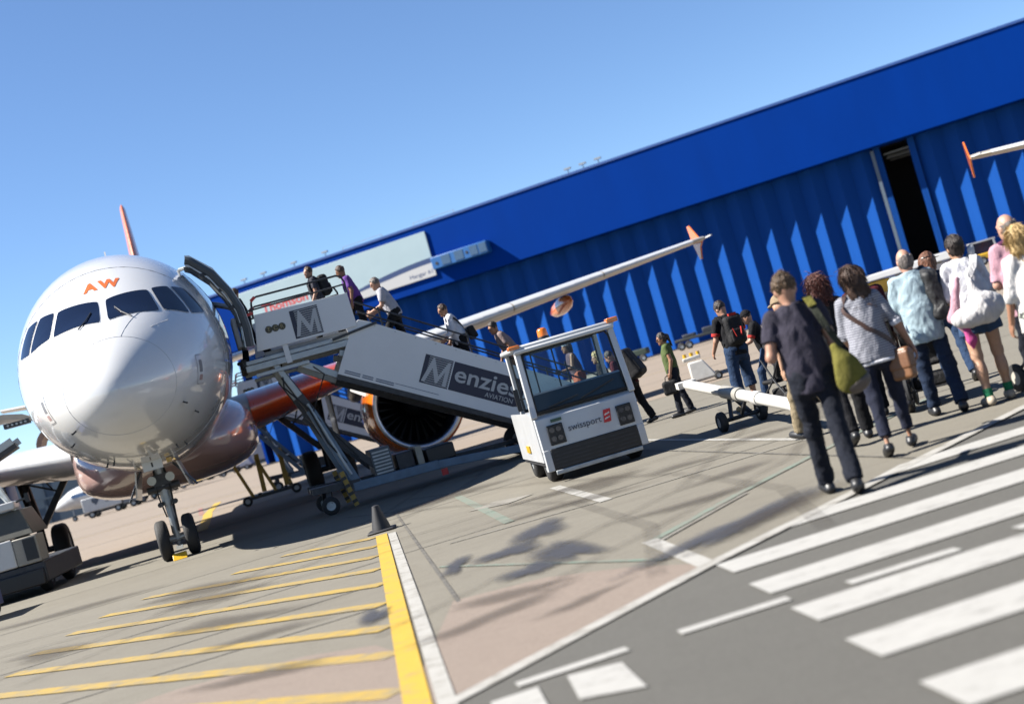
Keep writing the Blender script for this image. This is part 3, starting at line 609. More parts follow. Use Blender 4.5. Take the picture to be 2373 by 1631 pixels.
# ------------------------------------------------------------------ boarding stairs
def gwheel(parent, c, ax, r, wd, tyre=rubber, hub=grey_metal, name='wheel'):
    c = Vector(c)
    ty = MB().lathe([(-wd / 2, r * .5), (-wd / 2, r * .85), (-wd * .3, r), (wd * .3, r), (wd / 2, r * .85), (wd / 2, r * .5)], c, ax, 24).build(name, tyre, parent, smooth=50)
    MB().lathe([(-wd * .46, .01), (-wd * .40, r * .3), (-wd * .46, r * .52), (wd * .46, r * .52), (wd * .40, r * .3), (wd * .46, .01)], c, ax, 20, caps=True).build('hub', hub, ty)
    return ty
print_grey = pbr('print_grey', (.62, .63, .64), .45, var=.02)
def m_logo(parent, F, s):             # striped capital M in a dark square, F: frame matrix, s: side length
    def q(u, v, d): return F @ Vector((u * s, v * s, d))
    MB().add([q(0, 0, 0), q(1, 0, 0), q(1, 1, 0), q(0, 1, 0)], [(0, 1, 2, 3)]).build('logo_field', navy_print, parent, smooth=0, recalc=False)
    for k in range(13):
        v = .045 + .074 * k
        MB().add([q(.16 + .0 * k, v, .002), q(1, v, .002), q(1, v + .026, .002), q(.16, v + .026, .002)], [(0, 1, 2, 3)]).build('logo_stripe', print_grey, parent, smooth=0, recalc=False)
    mm = [(.05, .06), (.17, .06), (.345, .58), (.54, .1), (.60, .1), (.80, .56), (.80, .06), (.93, .06), (.93, .9), (.84, .9), (.60, .36), (.345, .93), (.29, .93)]
    MB().prism([q(u, v, .003) for u, v in mm], (F @ Vector((0, 0, .003))) - (F @ Vector((0, 0, .0015)))).build('logo_letter', print_grey, parent, smooth=0)
def make_stairs(label):
    r = thing('boarding_stairs', label, 'boarding stairs', Vector((-6.98, 25.8, 0)) - _aft * .07, PSI, 'mobile boarding stairs')
    dk = MB().box(2.02, 4.5, -.8, .8, 3.07, 3.15).build('platform_deck', grey_metal, r, bevel=.01)
    MB().box(1.99, 2.10, -.8, .8, 2.98, 3.2).build('bumper', rubber, dk, bevel=.02)
    for y in (-.8, .8):
        MB().bar((2.05, y, 3.0), (4.55, y, 3.0), .07, .12).bar((2.2, y, 2.85), (3.2, y, 2.85), .06, .07).build('deck_beam', grey_metal, dk, bevel=.008)
        MB().bar((2.45, y * .9, 3.18), (4.1, y * .9, 3.18), .05, .10).build('kick_board', pbr('kick_grey', (.32, .33, .34), .5), dk)
        for x in (2.85, 4.08): MB().bar((x, y * 1.04, 2.92), (x, y * 1.04, 3.3), .10, .03, up=(0, 1, 0)).build('bracket', panel_grey, dk)
        pp = MB().prism([(2.45, y * 1.05, 3.94), (4.21, y * 1.05, 3.90), (4.23, y * 1.05, 3.25), (2.33, y * 1.05, 3.27)], (0, .025 if y > 0 else -.025, 0)).build('platform_panel', panel_grey, r, bevel=.006)
        if y < 0:
            F = frame((3.075, -.868, 3.31), (.51, 0, -.005), (0, 0, 1)); m_logo(pp, F, .53)
            for k, (ch, x) in enumerate((('T', 2.64), ('C', 2.765), ('R', 2.89))):
                MB().cyl((x, -.862, 3.61), (x, -.872, 3.61), .068, n=20).build('roundel', pbr('roundel_dark', (.07, .06, .03), .5), pp)
                text(ch, .11, pbr('roundel_gold', (.5, .4, .18), .5), pp, frame((x - .035, -.874, 3.575), (1, 0, 0), (0, 0, 1)))
        MB().tube([(2.42, y * 1.06, 3.9), (2.46, y * 1.06, 4.17), (2.5, y * 1.06, 4.23), (2.58, y * 1.06, 4.26), (4.1, y * 1.06, 4.26), (4.18, y * 1.06, 4.22), (4.22, y * 1.06, 4.12), (4.22, y * 1.06, 3.9)], .02).tube([(2.3, y * 1.06, 4.04), (4.22, y * 1.06, 4.07)], .016).build('handrail', dark_metal, r)
        MB().bar((2.46, y * 1.06, 4.2), (2.55, y * 1.06, 4.26), .055).build('rail_clamp', sign_red, r); MB().bar((2.22, y * 1.06, 3.96), (2.44, y * 1.06, 3.98), .05).build('rail_clamp', sign_red, r)
        # stair flight side
        poly = [(4.12, 3.25), (4.28, 3.36), (4.47, 3.27), (8.55, .72), (8.5, .35), (7.75, .10), (3.64, 2.48)]
        sp = MB().prism([(x, y * 1.02, z) for x, z in poly], (0, .03 if y > 0 else -.03, 0)).build('side_panel', panel_grey, r, bevel=.006)
        MB().bar((3.62, y, 2.44), (7.75, y, .06), .09, .11).build('stringer', dark_metal, sp)
        for k in range(12):
            x_ = 4.55 + k * .34; MB().cyl((x_, y * 1.02 + (-.029 if y < 0 else .029), 3.17 - (x_ - 4.55) * .625), (x_, y * 1.02 + (-.036 if y < 0 else .036), 3.17 - (x_ - 4.55) * .625), .012, n=8).build('rivet', grey_metal, sp)
        MB().bar((3.72, y * 1.05, 3.12), (4.6, y * 1.06, 3.22), .05, .05).build('panel_strut', dark_metal, sp)
        for h in (.16, .34):
            MB().tube([(4.3, y * 1.03, 3.36 + h), (8.45, y * 1.03, .78 + h), (8.5, y * 1.03, .74 + h * .5)], .017).build('handrail', dark_metal, r)
        MB().bar((6.2, y * 1.03, 2.15), (6.2, y * 1.03, 2.6), .03).bar((7.9, y * 1.03, 1.1), (7.9, y * 1.03, 1.55), .03).bar((4.7, y * 1.03, 3.1), (4.7, y * 1.03, 3.5), .03).build('rail_post', dark_metal, r)
        if y < 0:
            e1, e2 = Vector((.862, 0, -.507)), Vector((.507, 0, .862)); o_ = Vector((5.06, -.8485, 1.93))
            m_logo(sp, frame(o_, e1, e2), .55)
            F = frame(o_, e1, e2); bx_ = [(.57, 0), (1.86, 0), (1.93, .02), (1.98, .07), (2.0, .13), (2.0, .55), (.57, .55)]
            MB().add([F @ Vector((u, v, 0)) for u, v in bx_], [tuple(range(len(bx_)))]).build('logo_field', navy_print, sp, smooth=0, recalc=False)
            text('enzies', .44, print_grey, sp, frame(o_ + e1 * .62 + e2 * .19 + Vector((0, -.003, 0)), e1, e2), bold=.006, width=1.26)
            text('AVIATION', .13, print_grey, sp, frame(o_ + e1 * 1.28 + e2 * .05 + Vector((0, -.003, 0)), e1, e2), width=.55)
            for k, (u0, u1) in enumerate(((.0, .3), (.34, .55), (.6, .95))):
                for j in range(2):
                    a = Vector((3.78, -.85, 2.5)) + e1 * u0 - e2 * .02 * j * 1.9; c_ = a + e1 * (u1 - u0)
                    MB().add([a, c_, c_ + e2 * .022, a + e2 * .022], [(0, 1, 2, 3)]).build('small_print', pbr('faded_print', (.2, .24, .33), .5), sp, smooth=0, recalc=False)
            a = Vector((4.62, -.85, 2.02)); c_ = a + e1 * .85
            MB().add([a, c_, c_ + e2 * .012, a + e2 * .012], [(0, 1, 2, 3)]).build('small_print', pbr('faded_print', (.2, .24, .33), .5), sp, smooth=0, recalc=False)
        # legs
        MB().bar((2.57, y * .92, 3.0), (2.86, y * .92, 2.28), .13, .11).build('leg_head', grey_metal, r, bevel=.01)
        MB().bar((2.68, y * .92, 2.72), (3.2, y * .92, 1.45), .09, .15).build('leg_ram', dark_metal, r, bevel=.01)
        MB().bar((2.97, y * .98, 1.98), (3.46, y * .98, .38), .11, .17).build('lower_leg', blue_steel, r, bevel=.012)
        MB().bar((3.05, y * .9, 2.86), (3.72, y * .9, 2.42), .08, .13).bar((3.78, y * .9, 2.86), (4.25, y * .9, 2.7), .07, .12).build('arm', grey_metal, r, bevel=.01)
        MB().bar((2.9, y * .8, 1.9), (3.9, y * .8, .6), .09, .12).build('scissor_bar', dark_metal, r)
        MB().bar((3.35, y * 1.0, .38), (5.0, y * 1.05, .34), .1, .17).bar((5.0, y * 1.05, .34), (7.3, y * 1.2, .13), .1, .15).build('chassis_beam', blue_steel, r, bevel=.012)
        gwheel(r, (2.86, y * 1.05, .17), (0, 1, 0), .17, .1)
        gwheel(r, (6.9, y * .8, .3), (0, 1, 0), .3, .2)
        MB().bar((2.86, y * 1.05, .2), (2.9, y * .95, .5), .1, .06).bar((2.6, y, .5), (3.5, y, .45), .1, .12).build('caster_fork', dark_metal, r)
        hp = MB().bar((3.2, y * 1.12, .72), (3.32, y * 1.12, .05), .09, .09).build('stabiliser', ochre_paint, r)
        for k in range(4): MB().bar((3.205 + k * .03, y * 1.12, .62 - k * .15), (3.22 + k * .03, y * 1.12, .56 - k * .15), .096, .096).build('hazard_band', black_plastic, hp)
    MB().tube([(2.7, -.7, 2.95), (2.62, -.86, 2.5), (2.95, -.88, 2.0), (3.12, -.87, 1.3), (3.5, -.8, .6)], .016, n=6).build('hydraulic_hose', rubber, r)
    MB().tube([(3.2, -.72, 2.8), (3.4, -.86, 2.55), (3.0, -.84, 1.9), (3.6, -.78, .9)], .013, n=6).build('hydraulic_hose', rubber, r)
    MB().tube([(2.95, -.83, 2.1), (3.38, -.84, .62)], .028, n=8).build('ram_rod', grey_metal, r)
    MB().bar((2.6, 0, .5), (7.2, 0, .3), .5, .08).build('chassis_floor', dark_metal, r)
    bx_ = MB().box(3.82, 4.2, -.72, .1, .42, .95).build('engine_box', pbr('engine_box_paint', (.1, .12, .14), .5, dirt=.3), r, bevel=.015)
    for k in range(7): MB().box(3.85, 4.17, -.735, -.721, .47 + k * .066, .5 + k * .066).build('louvre', grey_metal, bx_)
    MB().box(4.28, 4.62, -.6, .4, .42, .74).build('battery_box', dark_metal, r, bevel=.02)
    MB().box(4.66, 4.78, -.7, .3, .40, .78).build('control_box', pbr('box_beige', (.42, .38, .3), .5), r, bevel=.01)
    MB().box(4.85, 5.4, -.66, .5, .38, .68).build('hydraulic_tank', black_plastic, r, bevel=.03)
    MB().box(5.0, 5.12, -.95, -.90, .12, .24).build('reflector', red_paint, r)
    n = 17
    for k in range(n):
        x = 4.45 + (8.35 - 4.45) * (k + .5) / n; z = 3.12 - (3.12 - .2) * (k + 1) / (n + .5)
        MB().box(x - .13, x + .13, -.76, .76, z - .03, z).build('step', grey_metal, r)
    return r
st1 = make_stairs('grey boarding stairs leading up to the open front door of the airliner')
st2 = copy_tree(st1); tag(st2, 'grey boarding stairs standing behind the wing at the rear door', 'boarding stairs', 'mobile boarding stairs')
st2.location = st1.location + _aft * 22.2 - _port * .2

# ------------------------------------------------------------------ white tow tractor at the foot of the stairs
tg = thing('tow_tractor', 'small white tow tractor with glass cab and amber beacon at the foot of the stairs', 'tow tractor', (.03, 18.33, 0), R(7))
cabw = pbr('cab_white', (.76, .77, .78), .3, coat=.4, var=.03, dirt=.25, dcol=(.35, .32, .28), scale=4)
fp = MB().prism([(0, 0, .46), (0, .03, .88), (0, .12, .93), (0, .12, .40), (0, .0, .40)], (1.41, 0, 0)).build('front_panel', cabw, tg, bevel=.012)
MB().box(.10, 1.31, -.012, .04, .17, .46).build('grille', black_plastic, tg, bevel=.01)
for k in range(5): MB().box(.14, 1.27, -.018, -.010, .2 + k * .05, .215 + k * .05).build('grille_bar', dark_metal, fp)
MB().box(0, .098, -.006, .1, .17, .46).build('corner_skirt', cabw, tg, bevel=.01); MB().box(1.312, 1.41, -.006, .1, .17, .46).build('corner_skirt', cabw, tg, bevel=.01)
MB().box(.1, 1.31, -.03, .03, .11, .17).build('bumper_bar', grey_metal, tg, bevel=.01)
MB().prism([(-.012, .1, .30), (-.012, .1, .92), (-.012, .5, .98), (-.012, 2.45, .98), (-.012, 2.45, .30)], (.03, 0, 0)).build('side_skin', cabw, tg)
MB().prism([(1.392, .1, .30), (1.392, .1, .92), (1.392, .5, .98), (1.392, 2.45, .98), (1.392, 2.45, .30)], (.03, 0, 0)).build('side_skin', cabw, tg)
MB().box(.02, 1.39, .14, 2.5, .24, .42).build('chassis', dark_metal, tg)
MB().box(.02, 1.39, 1.5, 2.48, .42, .95).build('rear_body', cabw, tg, bevel=.02)
MB().box(-.03, -.013, 1.15, 1.5, .42, .52).build('side_sticker', yellow_paint, tg)
MB().box(.03, 1.38, .13, .42, .86, .99).build('dashboard', black_plastic, tg, bevel=.02)
MB().prism([(.06, .13, .99), (.06, .17, 1.2), (.06, .40, 1.22), (.06, .40, .99)], (1.29, 0, 0)).build('instrument_hood', black_plastic, tg)
for pa, pb_, pw in (((.02, .06, .9), (.05, .22, 1.84), .085), ((1.39, .06, .9), (1.36, .22, 1.84), .085), ((.05, 1.46, .95), (.05, 1.42, 1.84), .06), ((1.36, 1.46, .95), (1.36, 1.42, 1.84), .06)):
    MB().bar(pa, pb_, pw, pw).build('cab_pillar', cabw, tg, bevel=.015)
rf = MB().box(-.02, 1.43, .14, 1.6, 1.83, 1.90).build('roof', cabw, tg, bevel=.025)
MB().box(.0, 1.41, .11, .2, 1.79, 1.85).build('roof_visor', cabw, rf, bevel=.02)
ws = MB().add([(.075, .075, .97), (1.335, .075, .97), (1.31, .20, 1.80), (.10, .20, 1.80)], [(0, 1, 2, 3)]).build('windscreen', m_glass, tg, smooth=0)
MB().tube([(.075, .07, .97), (1.335, .07, .97), (1.335, .085, 1.1), (1.315, .185, 1.72), (1.27, .2, 1.79), (.14, .2, 1.79), (.10, .185, 1.72), (.075, .085, 1.1), (.075, .07, .97)], .019, n=6).build('windscreen_seal', rubber, ws)
MB().bar((.7, .06, 1.0), (1.2, .075, 1.13), .018).bar((.25, .06, 1.0), (.68, .065, 1.06), .018).build('wiper', black_plastic, ws)
rw = MB().add([(.09, 1.45, 1.0), (1.32, 1.45, 1.0), (1.32, 1.42, 1.78), (.09, 1.42, 1.78)], [(0, 1, 2, 3)]).build('rear_window', m_glass, tg, smooth=0)
MB().tube([(.09, 1.45, 1.0), (1.32, 1.45, 1.0), (1.32, 1.42, 1.78), (.09, 1.42, 1.78), (.09, 1.45, 1.0)], .025, n=6).tube([(.38, 1.45, 1), (.38, 1.42, 1.78)], .012, n=6).tube([(.70, 1.45, 1), (.70, 1.42, 1.78)], .012, n=6).build('window_guard', dark_metal, rw)
MB().box(1.0, 1.33, .95, 1.2, .5, 1.12).box(1.0, 1.33, .7, 1.2, .5, .68).build('seat', black_plastic, tg, bevel=.04)
MB().lathe([(0, .17), (.02, .185), (.04, .17), (.02, .155), (0, .17)], (1.16, .5, 1.12), (0, -.35, 1), 24).build('steering_wheel', black_plastic, tg)
for x in (.02, 1.37): pass
for x0, x1 in ((.13, .35), (1.10, 1.31)):
    hl = MB().box(x0, x1, -.018, .04, .5, .77).build('headlight', black_plastic, tg, bevel=.012)
    for dx, dz_ in ((.06, .2), (.15, .2), (.06, .08), (.15, .08)): MB().cyl((x0 + dx + .0, -.026, .5 + dz_), (x0 + dx, -.012, .5 + dz_), .036, n=14).build('lamp', pbr('lamp_lens', (.09, .09, .10), .15, coat=.6), hl)
text('swissport', .125, pbr('dark_lettering', (.09, .1, .13), .5), fp, frame((.41, .004, .625), (1, 0, 0), (0, .06, 1)), width=.46)
lg = MB().add([(.90, -.004, .60), (1.0, -.004, .60), (1.03, .008, .77), (.93, .008, .77)], [(0, 1, 2, 3)]).build('logo_field', red_paint, fp, smooth=0)
MB().bar((.925, -.007, .645), (.995, -.004, .665), .004, .018).bar((.935, -.003, .70), (1.005, 0, .72), .004, .018).build('logo_bars', white_paint, lg)
MB().box(.21, .36, .0, .012, .80, .84).build('number_plate', pbr('plate_green', (.06, .13, .08), .5), fp)
MB().cyl((.54, .75, 1.9), (.54, .75, 1.95), .09, .08, n=20).build('beacon_base', black_plastic, tg)
MB().lathe([(0, .075), (.09, .07), (.115, .05), (.12, .005)], (.54, .75, 1.95), (0, 0, 1), 20, caps=True).build('beacon', orange_lens, tg, smooth=50)
for x in (-.06, 1.33): MB().box(x, x + .16, .12, .28, 1.865, 1.915 if x < 0 else 1.93).build('marker_lamp', orange_lens, tg, bevel=.012)
for x in (.14, 1.27):
    gwheel(tg, (x, .48, .27), (1, 0, 0), .27, .2); gwheel(tg, (x, 1.95, .27), (1, 0, 0), .27, .2)
MB().bar((-.02, .12, 1.2), (-.12, .08, 1.2), .02).box(-.16, -.10, .02, .06, 1.05, 1.35).build('mirror', black_plastic, tg)

# ------------------------------------------------------------------ belt loader and dolly at the left edge
bl = thing('belt_loader', 'white and black belt loader cut off by the left edge under the wing', 'belt loader', (-11.2, 26.7, 0), R(8))
MB().box(-1.2, 1.35, 0, 3.6, .2, .62).build('chassis', dark_metal, bl, bevel=.03)
MB().box(-.9, 1.3, -.08, .1, .18, .5).build('front_bumper', black_plastic, bl, bevel=.03)
MB().box(-.8, .85, -.03, .6, .63, 1.18).build('front_panel', cabw, bl, bevel=.03)
MB().box(.0, .55, -.05, -.03, .92, 1.02).build('panel_stripe', black_plastic, bl)
MB().box(.855, 1.32, -.02, .7, .63, 1.16).build('lamp_housing', pbr('loader_beige', (.42, .39, .33), .5), bl, bevel=.02)
MB().box(1.05, 1.28, -.04, -.02, .7, 1.12).build('grille', black_plastic, bl)
MB().hexa([(-.8, 0, 1.19), (1.3, 0, 1.19), (1.3, 1.4, 1.19), (-.8, 1.4, 1.19)], [(-.8, .25, 1.72), (1.1, .25, 1.72), (1.1, 1.4, 1.72), (-.8, 1.4, 1.72)]).build('hood', pbr('loader_olive', (.10, .10, .08), .5), bl, bevel=.02)
MB().box(-.8, 1.05, .15, .6, 1.74, 1.9).build('dashboard', cabw, bl, bevel=.03)
MB().box(-.1, .7, .13, .16, 1.76, 1.86).build('display', black_plastic, bl)
MB().bar((1.2, .2, 1.25), (.55, .5, 2.85), .06).bar((.98, .2, 1.8), (.4, .9, 2.6), .04).bar((-.7, .3, 1.8), (-.7, .6, 2.75), .06).bar((-.7, .6, 2.75), (.6, .6, 2.75), .06).build('guard_frame', grey_metal, bl)
MB().bar((1.1, .15, 1.86), (1.36, .1, 1.9), .04).box(1.3, 1.38, .04, .12, 1.8, 1.98).build('mirror', black_plastic, bl)
MB().bar((-1.6, 1.2, 2.0), (1.1, 1.6, 3.0), .7, .12).build('conveyor', dark_metal, bl)
MB().bar((-1.6, .85, 2.1), (1.1, 1.25, 3.1), .04, .14).bar((-1.6, 1.55, 2.1), (1.1, 1.95, 3.1), .04, .14).build('conveyor_rail', grey_metal, bl)
MB().bar((-.3, 1.3, .6), (.2, 1.4, 2.6), .1).bar((.6, 1.3, .6), (-.2, 1.4, 2.4), .1).build('lift_arm', dark_metal, bl)
for x in (-.9, 1.15):
    for y in (.7, 2.9): gwheel(bl, (x, y, .3), (1, 0, 0), .3, .22)
dl = thing('baggage_dolly', 'dark blue baggage dolly corner at the bottom left edge', 'dolly', (-10.45, 23.3, 0), R(6))
dolly_blue = pbr('dolly_blue', (.02, .04, .2), .5, dirt=.3)
MB().box(-1.1, .78, -.75, .75, .32, .42).build('deck', dolly_blue, dl, bevel=.01)
MB().box(.72, .8, -.77, .77, .2, .7).build('end_rail', dolly_blue, dl, bevel=.01)
for x in (-.8, .6):
    for y in (-.62, .62): gwheel(dl, (x, y, .17), (0, 1, 0), .17, .1)

# ------------------------------------------------------------------ tow bar, bin, cone, chocks
tb = thing('tow_bar', 'long white aircraft tow bar on two small black wheels', 'tow bar', (2.74, 18.95, 0), 0)
P0, P1 = Vector((-.16, 3.4, .63)), Vector((.17, -3.45, .33))
tubew = pbr('tow_bar_white', (.75, .73, .68), .45, dirt=.35, scale=7, var=.06)
def lp(t): return P0 + (P1 - P0) * t
MB().tube([lp(0), lp(.5), lp(1)], .075, n=16).build('bar', tubew, tb)
MB().tube([lp(.42), lp(.58)], .095, n=16).build('collar', pbr('collar_grey', (.4, .38, .33), .5, dirt=.4), tb)
MB().tube([lp(.70), lp(.74)], .09, n=16).build('clamp_ring', tubew, tb); MB().tube([lp(.985), lp(1.01)], .085, n=16).build('end_cap', tubew, tb)
MB().box(.13, .155, -3.3, -3.22, .28, .40).build('sticker', yellow_paint, tb)
MB().bar(lp(1), lp(1.05), .04, .12).lathe([(-.02, .05), (.02, .05), (.02, .09), (-.02, .09), (-.02, .05)], lp(1.07), (0, 0, 1), 16).build('tow_eye', dark_metal, tb)
MB().bar(lp(0), lp(-.04), .3, .1).build('tow_head', tubew, tb)
MB().cyl((-.24, 0, .14), (.32, .12, .14), .03, n=10).bar((-.1, 0, .14), lp(.46), .05).bar((.2, .08, .14), lp(.46), .05).bar((.05, 0, .16), lp(.62), .04).build('axle_frame', dark_metal, tb)
gwheel(tb, (-.24, -.02, .14), (1, .2, 0), .14, .1); gwheel(tb, (.34, .14, .14), (1, .2, 0), .14, .1)
wb = thing('wheeled_hopper', 'white wheeled hopper with yellow fittings on the concrete beyond the queue', 'hopper', (4.66, 36.6, 0), R(-6))
MB().hexa([(-.28, -.3, .1), (.42, -.3, .1), (.42, .3, .1), (-.28, .3, .1)], [(-.28, -.22, .62), (.12, -.22, .62), (.12, .22, .62), (-.28, .22, .62)]).build('body', tubew, wb, bevel=.04)
MB().bar((-.38, 0, .7), (.1, 0, .72), .3, .1).build('top_plate', tubew, wb, bevel=.02)
for x in (-.3, -.12, .06): MB().cyl((x, 0, .74), (x, 0, .86), .05, n=10).build('fitting', yellow_paint, wb)
for y in (-.3, .3): gwheel(wb, (.42, y, .11), (0, 1, 0), .11, .08)
MB().cyl((-.28, 0, .1), (-.28, 0, 0), .05, n=8).build('foot', black_plastic, wb)
cn = thing('traffic_cone', 'shade-darkened traffic cone at the head of the yellow line', 'cone', (-2.36, 18.75, 0))
cone_m = pbr('cone_shade_tone', (.02, .019, .022), .6)  # near-black base colour: the shade on the cone is painted in
MB().lathe([(0, .13), (.06, .12), (.30, .055), (.33, .05), (.34, .005)], (0, 0, .03), (0, 0, 1), 20, caps=True).build('cone_body', cone_m, cn, smooth=50)
MB().box(-.19, .19, -.19, .19, 0, .035).build('base', cone_m, cn, bevel=.02)
ck = thing('wheel_chock', 'yellow chock bars between the nose wheels', 'chock', Vector((-6.98, 25.8, 0)), R(90) + PSI)
MB().prism([(-.5, -.13, 0), (-.38, -.13, .12), (-.3, -.13, .12), (-.3, -.13, 0)], (0, .26, 0)).build('front_chock', yellow_paint, ck, bevel=.01)
# yellow-legged trestle beyond the airliner's belly
tr = thing('jacking_trestle', 'wheeled trestle with yellow legs standing beyond the nose gear', 'trestle', (-8.2, 41.8, 0), R(10))
for sx in (-.35, .35):
    MB().bar((sx - .5, 0, 1.35), (sx - .15, 0, .2), .12, .1).bar((sx + .25, 0, 1.45), (sx + .2, 0, .3), .14, .12).build('leg', ochre_paint, tr, bevel=.01)
MB().bar((-.8, -.3, .2), (.9, -.3, .2), .08, .08).bar((-.8, .3, .2), (.9, .3, .2), .08, .08).bar((-.3, -.3, .25), (-.3, .3, .25), .1).bar((.5, -.3, .25), (.5, .3, .25), .1).build('base_frame', dark_metal, tr)
MB().bar((-.3, -.2, 2.6), (1.3, -.2, .3), .1, .12).bar((-.1, .2, 2.6), (1.5, .2, .3), .08, .1).build('side_rail', blue_steel, tr)
for k in range(6): MB().bar((-.05 + k * .25, -.2, 2.2 - k * .34), (.1 + k * .25, .2, 2.2 - k * .34), .04).build('rung', grey_metal, tr)
for x in (-.7, .8): gwheel(tr, (x, -.3, .15), (0, 1, 0), .15, .1)
strip('yellow_line', [(-8.6, 34.2), (-9.2, 37), (-10.4, 42.5), (-11.2, 46)], .3, .0095, m_yel, far_apron)
strip('yellow_line', [(-10.9, 44.5), (-12.9, 55)], .28, .0097, m_yel, far_apron)
strip('red_mark', [(-11.3, 45.5), (-13.4, 54)], .16, .0099, worn_paint('red_marking', (.28, .05, .03), CONC), far_apron)

# ------------------------------------------------------------------ distant vehicles
bj = thing('business_jet', 'small white jet with blue stripe parked far off behind the nose gear', 'jet', (-40.6, 125, 0), R(-6))
bjw = pbr('biz_white', (.78, .79, .8), .3, coat=.5)
def ring(x, zc, hw, hh, n=24): return [(x, hw * math.cos(2 * math.pi * i / n), zc + hh * math.sin(2 * math.pi * i / n)) for i in range(n)]
bf = MB().loft([ring(-3.4, 1.55, .05, .05), ring(-3.1, 1.6, .35, .3), ring(-2.3, 1.75, .65, .58), ring(-1.4, 1.95, .85, .85), ring(-.4, 2.0, .95, 1.0), ring(8, 2.0, .95, 1.0), ring(11, 2.25, .6, .65), ring(13.5, 2.6, .1, .12)]).build('fuselage', bjw, bj, smooth=60)
bb_ = pbr('biz_blue', (.12, .25, .5), .4)
MB().box(-1.0, 9, -.965, -.9, 2.02, 2.35).build('stripe', bb_, bf)
for k in range(9): MB().box(.2 + k * .85, .55 + k * .85, -.975, -.94, 2.2, 2.5).build('window', m_cockpit, bf)
MB().hexa([(-2.0, -.62, 2.0), (-1.2, -.78, 2.2), (-1.2, .78, 2.2), (-2.0, .62, 2.0)], [(-1.75, -.45, 2.3), (-1.0, -.55, 2.62), (-1.0, .55, 2.62), (-1.75, .45, 2.3)]).build('windscreen', m_cockpit, bf)
for y in (-1.45, 1.45):
    e = MB().lathe([(0, .4), (.05, .48), (1.2, .5), (2.3, .32)], (8.2, y, 2.6), (1, 0, 0), 20).build('engine', bjw, bj, smooth=50)
    MB().cyl((8.3, y, 2.6), (8.35, y, 2.6), .42, n=20).build('intake', black_plastic, e)
    MB().hexa([(3.5, y * .6, 1.3), (6.5, y * .6, 1.3), (7.6, y * 5, 1.65), (6.7, y * 5, 1.65)], [(3.6, y * .6, 1.45), (6.4, y * .6, 1.45), (7.55, y * 5, 1.72), (6.75, y * 5, 1.72)]).build('wing', bjw, bj)
MB().prism([(10.5, -.08, 2.6), (13.5, -.08, 2.7), (14.2, -.08, 5.0), (13, -.08, 5.0)], (0, .16, 0)).build('tail_fin', bjw, bj)
MB().cyl((-1.6, 0, 1.5), (-1.6, 0, .25), .06, n=8).build('nose_leg', grey_metal, bj); gwheel(bj, (-1.6, 0, .24), (0, 1, 0), .24, .15)
for y in (-1.3, 1.3): gwheel(bj, (5.6, y, .3), (0, 1, 0), .3, .2)
def box_trailer(loc, rz, label, L, h, mat, cabm, name='service_truck', cat='truck', marks=False, group='service vehicles parked on the far apron'):
    v = thing(name, label, cat, loc, rz, group)
    bd = MB().box(0, L, 0, 1.9, .55, .55 + h).build('cargo_box', mat, v, bevel=.05)
    MB().hexa([(L + .08, 0.05, .45), (L + 1.5, .05, .45), (L + 1.5, 1.85, .45), (L + .08, 1.85, .45)], [(L + .08, .1, 1.9), (L + 1.0, .1, 1.9), (L + 1.0, 1.8, 1.9), (L + .08, 1.8, 1.9)]).build('cab', cabm, v, bevel=.06)
    MB().box(L + .3, L + .95, .0, .06, 1.25, 1.7).build('cab_window', m_cockpit, v)
    MB().box(-.1, L + 1.5, .2, 1.7, .3, .5).build('chassis', dark_metal, v)
    for x in (.6, L - .4, L + .9):
        for y in (.15, 1.75): gwheel(v, (x, y, .3), (0, 1, 0), .3, .2)
    if marks:
        hp_ = [(1.55, .98), (1.85, 1.3), (1.85, 1.5), (1.68, 1.6), (1.55, 1.48), (1.42, 1.6), (1.25, 1.5), (1.25, 1.3)]
        MB().prism([(x + -.4, -.01, z) for x, z in hp_], (0, .008, 0)).build('heart_mark', pbr('mark_grey', (.1, .13, .18), .5), bd, smooth=0)
        text('S', .8, pbr('mark_grey', (.1, .13, .18), .5), bd, frame((1.9, -.012, 1.02), (1, 0, 0), (0, 0, 1)))
    return v
box_trailer((-37.3, 113, 0), R(2), 'white box truck with a heart mark in front of the small jet', 3.2, 1.15, bjw, pbr('truck_grey', (.3, .31, .33), .4), marks=True)
box_trailer((-41.2, 141, 0), R(-4), 'white and blue truck beside the tail of the small jet', 3.0, 1.2, pbr('pale_blue_white', (.4, .5, .62), .4), bjw)
box_trailer((-38.4, 152, 0), R(1), 'yellow service truck on the far apron under the airliner belly', 1.6, .8, yellow_paint, yellow_paint)
box_trailer((-34.4, 149, 0), R(0), 'white van-bodied truck at the far apron left of the hangar', 2.6, 1.0, bjw, bjw)
box_trailer((-33.5, 163, 0), R(0), 'grey box truck behind the white van-bodied truck on the far apron', 4.6, 1.9, pbr('van_grey', (.5, .52, .54), .4), bjw)
cv = thing('baggage_conveyor', 'long low white conveyor standing among the far service trucks', 'conveyor', (-34.8, 139, 0), R(6))
MB().bar((-2, 0, .7), (6, 0, 1.15), .6, .1).build('belt_frame', bjw, cv)
MB().bar((-1, 0, .3), (4, 0, .5), .5, .3).build('chassis', dark_metal, cv)
for x in (-.6, 3.5): gwheel(cv, (x, -.3, .25), (0, 1, 0), .25, .15)
yt = thing('yellow_tractor', 'yellow tractor with white-framed cab by the hangar door', 'tractor', (33.7, 99, 0), R(-10))
MB().box(0, 3.4, 0, 1.5, .35, .85).build('body', yellow_paint, yt, bevel=.08)
